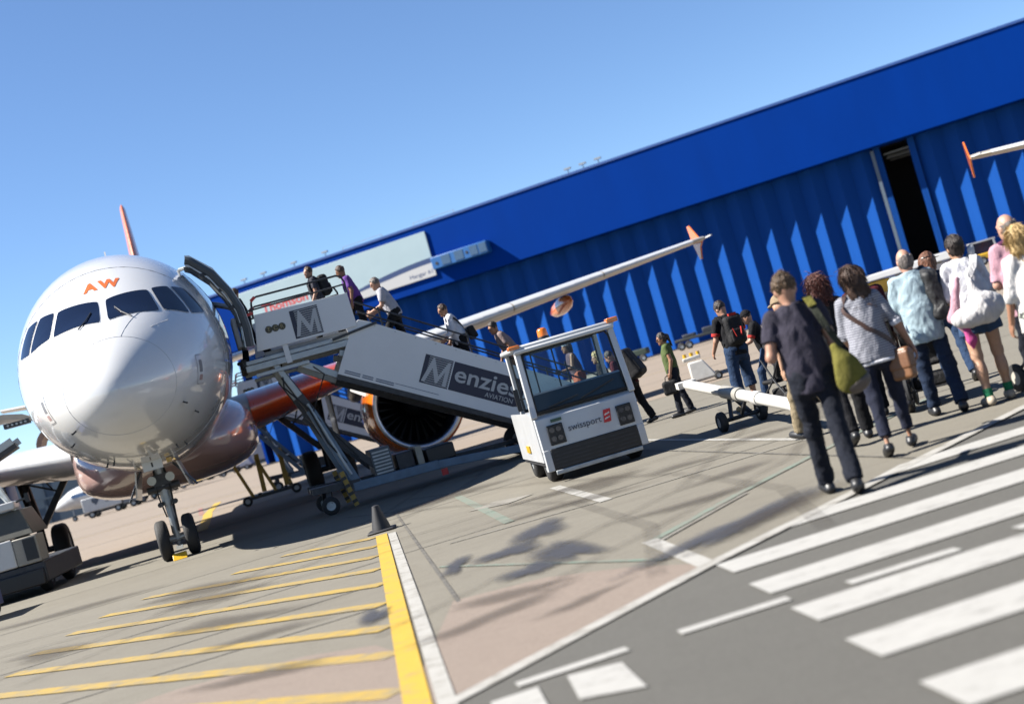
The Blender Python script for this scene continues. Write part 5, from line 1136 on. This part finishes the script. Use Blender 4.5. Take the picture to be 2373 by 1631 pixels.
def worn(name, label, cat, root):     # a thing carried by a person: same place and heading, top-level of its own
    o = thing(name, label, cat, root.location, root.rotation_euler[2]); return o
def torso_path(J, tl, ang0, ang1, z0, z1, n=12, off=.035, wx=.17, wy=.115):
    s = J['s']; out, nr = [], []
    for i in range(n + 1):
        t = i / n; a = R(ang0 + (ang1 - ang0) * t); z = z0 + (z1 - z0) * t; k = 1 if z < .38 else max(.35, 1 - ((z - .38) / .15) ** 2)
        p = tl((wx * k + off) * math.sin(a), (wy * k + off) * math.cos(a), z); out.append(p); nr.append(J['T'] @ np.array([math.sin(a), math.cos(a), .25 if z > .4 else 0]))
    return out, nr
def shoulder_strap(J, tl, side, zlow, back_x, front_x, wd, th, bag_back=True):
    """strap over one shoulder, from low on the back, up and over, down the chest"""
    pts = [tl(back_x, -.155, zlow), tl(back_x * .9 + side * .01, -.15, zlow + (.42 - zlow) * .5), tl(side * .11, -.135, .42), tl(side * .125, -.075, .515), tl(side * .125, 0, .545), tl(side * .12, .07, .505), tl(side * .11, .13, .40), tl(front_x, .145, zlow + .1)]
    nr = [J['T'] @ np.array(v, float) for v in ((0, -1, 0), (0, -1, 0), (0, -1, .3), (0, -.6, .8), (0, 0, 1), (0, .6, .8), (0, 1, .3), (0, 1, 0))]
    return ribbon(pts, wd, th, nr)
black_shoe = pbr('black_shoe', (.015, .015, .017), .45, var=.2)
# ------------------------------------------------------------------ people
navy_polo = fabric('navy_polo', (.042, .038, .06)); dark_denim = fabric('dark_denim', (.010, .013, .024)); black_cloth = fabric('black_cloth', (.008, .008, .011)); blue_denim = fabric('blue_denim', (.022, .05, .115)); mid_denim = fabric('mid_denim', (.015, .03, .068))
light_denim = fabric('light_denim', (.42, .55, .62)); white_cloth = fabric('white_cloth', (.82, .82, .88)); white_bag = fabric('white_bag', (.85, .83, .82)); pink_cloth = fabric('pink_cloth', (.62, .35, .42)); hot_pink = fabric('hot_pink', (.65, .10, .32)); grey_cloth = fabric('grey_cloth', (.07, .07, .09)); purple_cloth = fabric('purple_cloth', (.16, .06, .33)); pale_shirt = fabric('pale_shirt', (.48, .48, .54)); taupe_shirt = fabric('taupe_shirt', (.33, .25, .24)); olive_cloth = fabric('olive_cloth', (.10, .14, .045)); maroon = fabric('maroon_cloth', (.09, .012, .02)); plum = fabric('plum_cloth', (.12, .03, .08))
stripe_cloth = stripes('striped_cloth', (.085, .088, .115), (.21, .213, .235), 15)
flower_cloth = floral('flower_blouse', (.40, .385, .37), (.12, .09, .1), 26)
flower_skirt = floral('flower_skirt', (.02, .022, .025), (.35, .38, .3), 22, .5, .6)
hb = hairmat('hair_brown', (.026, .015, .008), (.085, .05, .024)); hd = hairmat('hair_dark', (.007, .005, .0045), (.03, .02, .017)); hau = hairmat('hair_auburn', (.028, .008, .006), (.1, .03, .02)); hbl = hairmat('hair_blonde', (.22, .14, .05), (.42, .3, .14)); hg = hairmat('hair_grey', (.05, .042, .038), (.14, .12, .11)); hdb = hairmat('hair_dark_brown', (.016, .008, .005), (.06, .03, .017)); hck = hairmat('hair_chestnut', (.05, .02, .01), (.14, .055, .028))
brown_leather = pbr('brown_leather', (.20, .085, .035), .45, var=.2, scale=8, bump=.2); tan_leather = pbr('tan_leather', (.26, .115, .045), .45, var=.15); dark_leather = pbr('dark_leather', (.06, .025, .015), .45, var=.15); olive_bag = fabric('olive_bag', (.17, .155, .03)); green_web = fabric('green_webbing', (.045, .05, .035)); beige_shoe = pbr('beige_shoe', (.5, .42, .32), .7); green_sock = fabric('green_sock', (.03, .28, .13)); orange_shoe = pbr('orange_shoe', (.6, .22, .08), .6); red_nylon = fabric('red_nylon', (.55, .04, .03)); black_nylon = fabric('black_nylon', (.014, .014, .016), .6); black_leather = pbr('black_leather', (.012, .012, .014), .6, var=.2, bump=.3, bscale=70); khaki = fabric('khaki', (.3, .24, .15)); white_cap = fabric('white_cap', (.62, .66, .74))
HANG = ((.12, .02, -1), (.05, .15, -1))
def A(L=HANG, Rr=HANG): return {'L': L, 'R': Rr}
STAND = {'L': (2, 3, 3), 'R': (-2, 3, 3)}
WALK = {'L': (20, 8, 1, -8), 'R': (-16, 14, 1, 22)}
WALK2 = {'L': (-14, 16, 1, 22), 'R': (18, 8, 1, -8)}

# 1 man in navy polo
r, J, tl, hl = make_person('man in navy polo and dark jeans walking away, nearest of the queue', (2.09, 10.3, 0), R(-6), 1.77, {'L': (17, 5, -1, -4), 'R': (-15, 12, -2, 14)},
    A(((.24, -.1, -.95), (-.25, .95, .25), .9), ((.2, -.02, -1), (.12, .25, -1))), dict(skin=SK, shirt=dict(mat=navy_polo, hem=-.13, infl=.024, sleeve=.62, slw=.016, collar=.012, fold=.010, ff=15), legs=dict(mat=dark_denim, w=.009, fold=.007), hair=dict(style='short', mat=hb, vol=.015, amp=.007)), lean=3, head=(6, 4), h=.011)
bag = worn('shoulder_bag', 'olive green drawstring shoulder bag on the hip of the man in navy', 'bag', r)
bc = tl(.25, -.13, -.02); s = J['s']
soft('bag_body', lambda P: smin(smin(d_ell(P, bc + np.array([0, -.02, -.03]), (.105, .065, .14)), d_ell(P, bc + np.array([.02, 0, -.10]), (.118, .075, .09)), .05), d_cap(P, bc + np.array([-.02, 0, .08]), bc + np.array([-.04, 0, .17]), .06, .03), .05) + folds(P, .007, 30, 4), bc - .24, bc + .24, .010, olive_bag, bag)
soft('bag_base', lambda P: np.maximum(d_ell(P, bc + np.array([.022, -.002, -.102]), (.124, .081, .096)), d_plane(P, unit((-.45, 0, 1)), bc + np.array([.02, 0, -.115]))), bc - .26, bc + .22, .010, pbr('bag_base_brown', (.10, .075, .06), .6), bag)
p1 = [tl(.26, -.14, .14), tl(.215, -.165, .24), tl(.175, -.165, .36), tl(.145, -.125, .47), tl(.13, -.06, .54), tl(.125, .02, .555), tl(.13, .10, .48), tl(.19, .13, .30), tl(.26, .04, .14)]
n1 = [(.3, -1, 0), (.2, -1, .1), (.1, -1, .2), (0, -.8, .6), (0, -.3, 1), (0, .4, 1), (0, 1, .3), (.3, 1, 0), (.8, .6, 0)]
ribbon(p1, .05, .006, n1).build('strap', green_web, bag, smooth=30)
ribbon([Vector(q) + Vector((0, -.006, .012)) for q in p1[3:6]], .062, .012, n1[3:6]).build('shoulder_pad', olive_bag, bag, smooth=30, bevel=.003)
MB().bar(tl(.20, -.175, .27), tl(.188, -.178, .31), .06, .012).build('buckle', black_plastic, bag)
# 2 woman in striped shirt
r, J, tl, hl = make_person('woman in grey striped top with brown bag, dark shoulder-length hair', (2.93, 11.68, 0), R(-14), 1.66, {'L': (-10, 12, 0, 16), 'R': (14, 6, 1, -3)},
    A(((.2, .25, -1), (-.1, .9, -.4)), ((.42, -.05, -1), (.30, .12, -1), .5)), dict(skin=SKT, shirt=dict(mat=stripe_cloth, hem=-.08, infl=.028, sleeve=1.06, cuff=white_cloth, belly=.015, flare=.02, fold=.007), legs=dict(mat=fabric('navy_chino', (.018, .022, .045)), end=1.82, w=.008, hemw=.0), hair=dict(style='shoulder', mat=hdb, vol=.02, wide=.07, blow=.03, amp=.004)), lean=2, head=(10, 2), fem=True, h=.011)
MB().tube([tl(.02 + .165 * math.sin(a), .12 * math.cos(a) * 1.15, -.095) for a in [2 * math.pi * i / 24 for i in range(25)]], .018, n=6).build('white_hem', white_cloth, r)
bag = worn('crossbody_bag', 'brown leather crossbody bag on the hip of the woman in stripes', 'bag', r)
bc = tl(.215, -.05, -.17); Rb = J['T'] @ rz_(R(-35))
soft('bag_body', lambda P: d_box(P, bc, (.105, .045, .135), Rb, .03) + folds(P, .003, 25, 8), bc - .24, bc + .24, .010, tan_leather, bag)
soft('bag_flap', lambda P: d_box(P, bc + np.array([0, -.0, .03]), (.109, .052, .08), Rb, .02), bc - .22, bc + .24, .010, brown_leather, bag)
p1, n1 = torso_path(J, tl, 100, 180, .0, .22, 6, .04, .165, .11); p2, n2 = torso_path(J, tl, 185, 245, .25, .46, 6, .035, .165, .11)
ribbon(p1 + p2 + [tl(-.11, -.07, .53), tl(-.10, .0, .55), tl(-.09, .08, .5)], .038, .006, n1 + n2 + [np.array((0, -.5, 1.)), np.array((0, 0, 1.)), np.array((0, 1., .5))]).build('strap', dark_leather, bag, smooth=30)
# 3 woman in white shirt and denim shorts
r, J, tl, hl = make_person('woman in white shirt and denim shorts with green ankle socks', (4.36, 13.2, 0), R(-4), 1.69, {'L': (-3, 3, 2, 4), 'R': (7, 5, 2, 0)},
    A(((.22, .3, -1), (-.2, .9, -.1)), ((.28, .15, -1), (.0, .8, -.5))), dict(skin=skinm('skin_light', (.58, .34, .22)), shirt=dict(mat=white_cloth, hem=-.12, infl=.03, sleeve=1.3, flare=.03, belly=.015, fold=.011, ff=13), legs=dict(mat=fabric('denim_shorts', (.05, .095, .19)), end=.50, w=.02, flare=.018), shoe=beige_shoe, sock=green_sock, hair=dict(style='updo', mat=hd, vol=.012)), lean=4, head=(12, 2), fem=True, h=.012)
bag = worn('sling_bag', 'large white cloth sling bag on the back of the woman in white', 'bag', r)
bc = tl(-.03, -.27, .06)
soft('bag_body', lambda P: smin(smin(d_ell(P, bc + np.array([-.06, 0, -.10]), (.21, .11, .11)), d_ell(P, bc + np.array([.10, .0, -.04]), (.14, .10, .12)), .08), d_cap(P, bc + np.array([.02, .0, .0]), bc + np.array([.0, .05, .28]), .09, .025), .09) + folds(P, .010, 20, 12) + folds(P, .006, 55, 13), bc - .34, bc + .38, .012, white_bag, bag)
ribbon([tl(-.02, -.20, .33), tl(.07, -.165, .43), tl(.115, -.11, .52), tl(.12, .0, .56), tl(.11, .1, .49)], .07, .03, [(0, -1, .3), (0, -1, .4), (0, -.7, .8), (0, 0, 1), (0, 1, .5)]).build('strap', white_bag, bag, smooth=40, bevel=.008)
soft('strap_knot', lambda P: d_ell(P, tl(.12, -.07, .585), (.035, .035, .065)) + folds(P, .006, 50, 2), tl(.12, -.07, .585) - .09, tl(.12, -.07, .585) + .09, .010, white_bag, bag)
sc = worn('scarf', 'pink scarf hanging beside the white sling bag', 'scarf', r)
q = tl(-.22, -.22, .05)
soft('scarf_cloth', lambda P: smin(d_cap(P, q + np.array([.08, .02, .28]), q + np.array([-.04, 0, -.06]), .03, .055), d_cap(P, q + np.array([-.04, 0, -.06]), q + np.array([.02, 0, -.2]), .05, .03), .04) + folds(P, .008, 40, 6), q - .32, q + .36, .010, pink_cloth, sc)
soft('scarf_end', lambda P: smin(d_cap(P, q + np.array([.01, -.035, -.08]), q + np.array([.05, -.01, -.30]), .02, .045), d_cap(P, q + np.array([.05, -.01, -.30]), q + np.array([.05, 0, -.38]), .045, .015), .03) + folds(P, .006, 40, 7), q - .45, q + .2, .010, hot_pink, sc)
# 4 bald man in pale denim shirt
r, J, tl, hl = make_person('balding man in pale denim shirt with black jacket over his shoulder', (3.93, 13.45, 0), R(-10), 1.715, {'L': (14, 8, 2, 0), 'R': (-10, 12, 2, 12)},
    A(((.16, .15, -1), (-.1, .7, -.7)), ((.2, .2, -1), (-.2, .9, .1))), dict(skin=skinm('skin_pink', (.58, .32, .23)), shirt=dict(mat=light_denim, hem=-.17, infl=.042, sleeve=1.5, belly=.012, fold=.011, ff=14, collar=.015), legs=dict(mat=mid_denim, w=.01, fold=.008), hair=dict(style='bald', mat=hg)), lean=4, head=(14, 3), h=.012)
jk = worn('black_jacket', 'black leather jacket slung over the shoulder of the balding man', 'jacket', r)
bc = tl(.17, -.15, .25)
soft('jacket_cloth', lambda P: smin(d_box(P, bc, (.07, .06, .24), None, .05), d_cap(P, bc + np.array([-.03, .05, .2]), bc + np.array([-.04, .2, .26]), .05, .04), .06) + folds(P, .014, 40, 3, (1, 1, .35)) + folds(P, .006, 90, 5), bc - .32, bc + .36, .011, black_leather, jk)
# 5 bald man in pink
r, J, tl, hl = make_person('bald man in pink shirt at the far right of the queue', (4.53, 12.2, 0), R(-6), 1.76, WALK, A(((.2, .1, -1), (-.2, .9, 0)), HANG), dict(skin=skinm('skin_pink', (.58, .32, .23)), shirt=dict(mat=pink_cloth, hem=-.12, infl=.04, sleeve=.9, belly=.03, collar=.015), legs=dict(mat=dark_denim), hair=dict(style='bald', mat=hg)), head=(25, 2), h=.012)
sw = worn('sweater', 'dark plum sweater knotted round the neck of the man in pink', 'sweater', r)
MB().tube([tl(.12 * math.sin(a) * 1.0, .10 * math.cos(a), .545 + .01 * math.cos(a * 2)) for a in [2 * math.pi * i / 20 for i in range(21)]], .022, n=8).tube([tl(.0, -.11, .53), tl(-.06, -.15, .40), tl(-.1, -.16, .25), tl(-.12, -.17, .12)], [.03, .035, .045, .02], n=8).build('sweater_cloth', plum, sw, smooth=60)
# 6 blonde woman
r, J, tl, hl = make_person('blonde woman in white flowered blouse at the right edge', (4.18, 11.1, 0), R(4), 1.60, STAND, A(((.3, .0, -1), (.1, .4, -1)), HANG), dict(skin=SKT, shirt=dict(mat=flower_cloth, hem=-.14, infl=.04, sleeve=1.25, flare=.05, belly=.03, fold=.009), legs=dict(mat=flower_skirt, end=1.8, w=.03, hemw=.03), hair=dict(style='bob', mat=hbl, vol=.02, wide=.06, amp=.009)), head=(-6, 4), fem=True, h=.012)
# 7 auburn woman
make_person('auburn-haired woman in dark clothes between the navy and striped tops', (2.98, 13.2, 0), R(-4), 1.70, WALK2, A(), dict(skin=SK, shirt=dict(mat=black_cloth, hem=-.1, sleeve=1.6), legs=dict(mat=black_cloth, w=.01), hair=dict(style='bob', mat=hau, vol=.022, wide=.06, amp=.009, rnd=.35, out=.15, curl=.4)), head=(6, 4), fem=True, h=.013)
# 8 dark-haired person
make_person('dark-haired person in maroon jacket glimpsed behind the striped top', (3.78, 14.8, 0), R(-8), 1.70, WALK, A(), dict(skin=SKT, shirt=dict(mat=maroon, hem=-.1, sleeve=1.8, infl=.03), legs=dict(mat=dark_denim), hair=dict(style='short', mat=hd, vol=.014)), head=(-20, 0), h=.014)
# 9 brown-haired woman with sun hat
r, J, tl, hl = make_person('chestnut-haired woman with cap peak glimpsed beside the balding man', (4.98, 16.2, 0), R(-6), 1.635, WALK, A(), dict(skin=SK, shirt=dict(mat=mid_denim, hem=-.1, sleeve=.6), legs=dict(mat=blue_denim), hair=dict(style='bob', mat=hck, vol=.024, wide=.06)), head=(-30, 4), fem=True, h=.014)
hatm = pbr('visor_dark', (.03, .02, .015), .4); vi = worn('sun_visor', 'dark sun visor on the chestnut-haired woman', 'visor', r)
MB().loft([[hl(.088 * math.sin(a) * k, .06 + .11 * k * math.cos(a) * .8, .07 - .012 * k) for a in [math.pi * (i / 14 - .5) for i in range(15)]] for k in (.75, 1.5)], caps=False).build('peak', hatm, vi)
MB().tube([hl(.09 * math.sin(a), .115 * math.cos(a) - .004, .066) for a in [2 * math.pi * i / 24 for i in range(25)]], .009, n=6).build('band', hatm, vi)
# 10 tan-hatted person
make_person('person in tan cap mostly hidden behind the man in navy', (2.93, 14.8, 0), R(20), 1.63, WALK, A(), dict(skin=skinm('skin_light', (.58, .34, .22)), shirt=dict(mat=khaki, hem=-.1, sleeve=.6), legs=dict(mat=khaki, w=.02), cap=dict(mat=fabric('tan_cap', (.36, .27, .17)))), head=(0, 10), h=.014)
# 11 man with red and black backpack
def backpack(label, root, J, tl, w=.15, dpt=.085, hgt=.24, zc=.27, mat=black_nylon, trim=None, seed=1, back=.205):
    b_ = worn('backpack', label, 'backpack', root); c_ = tl(0, -back, zc)
    soft('pack_body', lambda P: d_box(P, c_, (w, dpt, hgt), J['T'], .07) + folds(P, .005, 26, seed), c_ - .36, c_ + .36, .013, mat, b_)
    soft('front_pocket', lambda P: d_box(P, c_ - J['T'] @ np.array([0, dpt * .9, hgt * .4]), (w * .75, .035, hgt * .45), J['T'], .03), c_ - .36, c_ + .36, .013, trim or mat, b_)
    for sd in (-1, 1):
        ribbon([tl(sd * .09, -.15, .12), tl(sd * .12, -.14, .42), tl(sd * .13, -.06, .54), tl(sd * .13, .03, .555), tl(sd * .125, .12, .44), tl(sd * .15, .12, .2), tl(sd * .17, -.05, .1)], .055, .012, [(0, -1, 0), (0, -1, .3), (0, -.5, 1), (0, .3, 1), (0, 1, .3), (sd * .5, 1, 0), (sd, 0, 0)]).build('strap', mat, b_, smooth=30)
    return b_, c_
r, J, tl, hl = make_person('dark-haired man in black shirt with red trim wearing a backpack', (3.42, 21.9, 0), R(12), 1.84, {'L': (4, 6, 4, 0), 'R': (24, 30, 6, 0)}, A(((.25, .2, -1), (.05, .9, -.6)), ((.2, .2, -1), (0, .9, -.2))), dict(skin=SK, shirt=dict(mat=black_cloth, hem=-.1, sleeve=.75, slw=.015, trim=red_nylon, infl=.03), legs=dict(mat=blue_denim, end=1.5, w=.03, hemw=.03), hair=dict(style='short', mat=hd, vol=.014), shoe=khaki), head=(18, 20), lean=6, h=.014)
bp, bc = backpack('black backpack with red panels on the man beside the tow bar', r, J, tl, seed=3)
MB().bar(tl(-.04, -.24, .50), tl(.08, -.24, .50), .06, .05).build('top_handle', red_nylon, bp)
for dx in (-.07, .07): MB().bar(bc + J['T'] @ np.array([dx, -.12, .02]), bc + J['T'] @ np.array([dx * .6, -.125, -.12]), .02, .01).build('red_piping', red_nylon, bp)
# 12 person in dark cap
make_person('person in dark cap and black-red top pushing forward by the tow bar', (4.15, 23.4, 0), R(80), 1.62, {'L': (26, 20, 2), 'R': (-18, 20, 2, 20)}, A(((.15, .6, -.8), (0, 1, -.1)), ((.15, .6, -.8), (0, 1, -.1))), dict(skin=SK, shirt=dict(mat=black_cloth, hem=-.08, sleeve=.8, trim=red_nylon), legs=dict(mat=blue_denim, w=.015), cap=dict(mat=black_cloth), shoe=orange_shoe, hair=dict(style='short', mat=hd), eyes=True), lean=14, head=(0, 14), h=.015)
# 13 woman in green
r, J, tl, hl = make_person('woman in olive green top and sunglasses standing in profile', (2.72, 25.2, 0), R(82), 1.60, {'L': (6, 3, 2), 'R': (-8, 5, 2, 6)}, A(((.1, -.1, -1), (.02, .35, -1)), ((.1, .0, -1), (.02, .3, -1))), dict(skin=SKT, shirt=dict(mat=olive_cloth, hem=-.12, sleeve=.5, infl=.022), legs=dict(mat=dark_denim, w=.012), hair=dict(style='pony', mat=hd), glasses=True, eyes=False), lean=0, head=(0, 6), fem=True, h=.014)
hbg = worn('handbag', 'black bag held by the woman in green', 'bag', r); c_ = J['wrL'] + np.array([0, .06, -.25])
soft('bag_body', lambda P: d_box(P, c_, (.06, .14, .13), None, .05) + folds(P, .004, 30, 2), c_ - .22, c_ + .22, .013, black_nylon, hbg)
MB().tube([c_ + np.array([0, -.07, .12]), c_ + np.array([0, -.05, .2]), c_ + np.array([0, 0, .23]), c_ + np.array([0, .05, .2]), c_ + np.array([0, .07, .12])], .009, n=6).build('handle', black_nylon, hbg)
# 14 stooping person with black backpack
r, J, tl, hl = make_person('stooping person in maroon top with big black backpack behind the tractor', (1.98, 25.8, 0), R(60), 1.62, {'L': (16, 12, 3), 'R': (-8, 14, 3, 10)}, A(((.1, .5, -1), (0, .9, -.4)), ((.1, .5, -1), (0, .9, -.4))), dict(skin=SK, shirt=dict(mat=maroon, hem=-.1, sleeve=1.4, infl=.03), legs=dict(mat=black_cloth, w=.02), hair=dict(style='short', mat=hd)), lean=26, head=(0, 25), h=.015)
backpack('big black backpack on the stooping person behind the tractor', r, J, tl, w=.19, dpt=.13, hgt=.3, zc=.26, seed=9, back=.25)
# 15, 16 people at the foot of the stairs seen through the tractor's glass
SH = R(102.3)
def on_stairs(X, Y, z): v = Vector(st1.location) + _port * X + _aft * Y; return (v.x, v.y, z)
make_person('woman in white cap at the foot of the stairs seen through the cab glass', on_stairs(8.28, -.1, .34), SH, 1.62, {'L': (20, 24, 2), 'R': (-6, 6, 2)}, A(((.15, .4, -.9), (0, .9, .1)), HANG), dict(skin=SKT, shirt=dict(mat=fabric('mauve_vest', (.16, .10, .12)), hem=-.1, sleeve=.0), legs=dict(mat=fabric('coral_skirt', (.5, .13, .07)), end=.7, w=.03), cap=dict(mat=white_cap, peak=False), hair=dict(style='bob', mat=hdb)), fem=True, lean=8, h=.015)
make_person('fair curly-haired person in black queuing behind the white cap', (1.62, 27.2, 0), R(95), 1.58, STAND, A(), dict(skin=SK, shirt=dict(mat=black_cloth, hem=-.1, sleeve=1.6), legs=dict(mat=black_cloth), hair=dict(style='bob', mat=hbl, vol=.03, amp=.012)), fem=True, h=.015)
# stairs climbers
CL = {'L': (34, 42, 2), 'R': (-4, 6, 2)}; CL2 = {'L': (-2, 6, 2), 'R': (34, 44, 2)}
r, J, tl, hl = make_person('man in dark grey top at the head of the stairs', on_stairs(3.78, .2, 3.15), SH, 1.58, WALK, A(((.1, .1, -1), (0, .6, -.8)), HANG), dict(skin=SK, shirt=dict(mat=grey_cloth, hem=-.1, sleeve=.7, infl=.03), legs=dict(mat=black_cloth), hair=dict(style='short', mat=hdb)), head=(25, 0), lean=5, h=.015)
backpack('black backpack on the man at the head of the stairs', r, J, tl, w=.15, dpt=.1, hgt=.21, zc=.3, seed=5)
make_person('person in purple shirt near the top of the stairs', on_stairs(4.46, .1, 2.96), SH, 1.62, CL2, A(((.15, .1, -1), (.05, .5, -1)), HANG), dict(skin=SKD, shirt=dict(mat=purple_cloth, hem=-.1, sleeve=.7, infl=.03), legs=dict(mat=black_cloth), hair=dict(style='short', mat=hdb, vol=.018)), head=(-10, 12), lean=12, h=.015)
make_person('grey-haired man in pale shirt leaning on the stair rail', on_stairs(5.06, -.25, 2.46), SH - R(8), 1.72, CL, A(((.1, .5, -.9), (-.3, .9, .0)), ((.1, .4, -.9), (-.2, .9, -.1))), dict(skin=SK, shirt=dict(mat=pale_shirt, hem=-.1, sleeve=.75, slw=.015, infl=.03), legs=dict(mat=black_cloth, w=.02), hair=dict(style='short', mat=hg), eyes=True), head=(10, 14), lean=17, h=.015)
r, J, tl, hl = make_person('brown-haired man in white shirt climbing midway up the stairs', on_stairs(6.18, -.2, 1.66), SH, 1.68, CL2, A(((.15, .35, -.9), (-.2, .8, -.3)), ((.15, .1, -1), (0, .7, -.7))), dict(skin=SKT, shirt=dict(mat=white_cloth, hem=-.1, sleeve=1.7, infl=.035, fold=.01), legs=dict(mat=black_cloth, w=.02), hair=dict(style='short', mat=hdb), eyes=True), head=(12, 14), lean=16, h=.015)
bg_ = worn('messenger_bag', 'black messenger bag slung behind the climbing man in white', 'bag', r); c_ = tl(-.05, -.24, -.02)
soft('bag_body', lambda P: d_box(P, c_, (.17, .07, .13), J['T'], .04) + folds(P, .004, 25, 5), c_ - .25, c_ + .25, .013, black_nylon, bg_)
p1, n1 = torso_path(J, tl, 180, 255, .05, .45, 8, .04); ribbon(p1 + [tl(-.11, -.02, .55), tl(-.09, .09, .48), tl(.05, .17, .2)], .04, .008, n1 + [np.array((0, 0, 1.)), np.array((0, 1., .4)), np.array((0, 1., 0))]).build('strap', black_nylon, bg_, smooth=30)
make_person('dark-haired man in taupe shirt bending forward low on the stairs', on_stairs(7.1, -.3, 1.04), SH, 1.74, CL, A(((.15, .1, -1), (0, .5, -1)), ((.15, .2, -1), (0, .7, -.6))), dict(skin=SKT, shirt=dict(mat=taupe_shirt, hem=-.1, sleeve=.7, infl=.035), legs=dict(mat=black_cloth, w=.02), hair=dict(style='short', mat=hd), eyes=True), head=(20, 16), lean=24, h=.015)
make_person('person in dark jacket stepping through the open front door', on_stairs(2.3, .15, 3.15), SH, 1.52, WALK2, A(), dict(skin=SK, shirt=dict(mat=black_cloth, hem=-.1, sleeve=1.8), legs=dict(mat=black_cloth), hair=dict(style='short', mat=hdb)), h=.016)

# ------------------------------------------------------------------ pushchairs
def pushchair(label, loc, rz, fab, wr=.14):
    p_ = thing('pushchair', label, 'pushchair', loc, rz)
    for sd in (-.24, .24):
        MB().tube([(sd, -.42, 1.0), (sd, -.30, .82), (sd, .0, .45), (sd, .38, .16)], .014, n=8).tube([(sd, .12, .78), (sd, -.05, .45), (sd, -.26, .16)], .014, n=8).build('side_frame', dark_metal, p_)
        MB().tube([(sd, -.42, 1.0), (sd, -.5, 1.02)], .02, n=8).build('handle', black_plastic, p_)
        for y in (-.27, .4):
            gwheel(p_, (sd, y, wr), (1, 0, 0), wr, .045, hub=pbr('wheel_pale', (.5, .47, .4), .6))
    for y_, z_ in ((-.27, wr), (.4, wr), (.0, .45)): MB().bar((-.24, y_, z_), (.24, y_, z_), .02).build('cross_bar', dark_metal, p_)
    soft('seat', lambda P: np.minimum(d_box(P, (0, -.1, .68), (.2, .04, .26), rx(R(18)), .03), d_box(P, (0, .1, .45), (.2, .2, .035), None, .03)) + folds(P, .004, 25, 3), (-.26, -.3, .36), (.26, .34, 1.0), .014, fab, p_)
    soft('hood', lambda P: np.maximum(np.maximum(d_ell(P, (0, -.08, .86), (.23, .3, .25)), -d_ell(P, (0, -.08, .86), (.21, .28, .23))), -d_plane(P, np.array([0, -.35, 1.]), (0, -.08, .88))), (-.26, -.42, .7), (.26, .26, 1.14), .014, fab, p_)
    MB().box(-.18, .18, -.22, .16, .2, .34).build('basket', black_nylon, p_, bevel=.03)
    return p_
pushchair('black pushchair with pale wheels in front of the striped woman', (4.22, 14.75, 0), R(-20), black_nylon, .2)
pushchair('flower-patterned pushchair at the right edge beside the denim shorts', (5.05, 13.3, 0), R(15), flower_skirt)
pushchair('black pushchair beside the tow bar, left of the man in navy', (3.62, 19.6, 0), R(30), black_nylon)
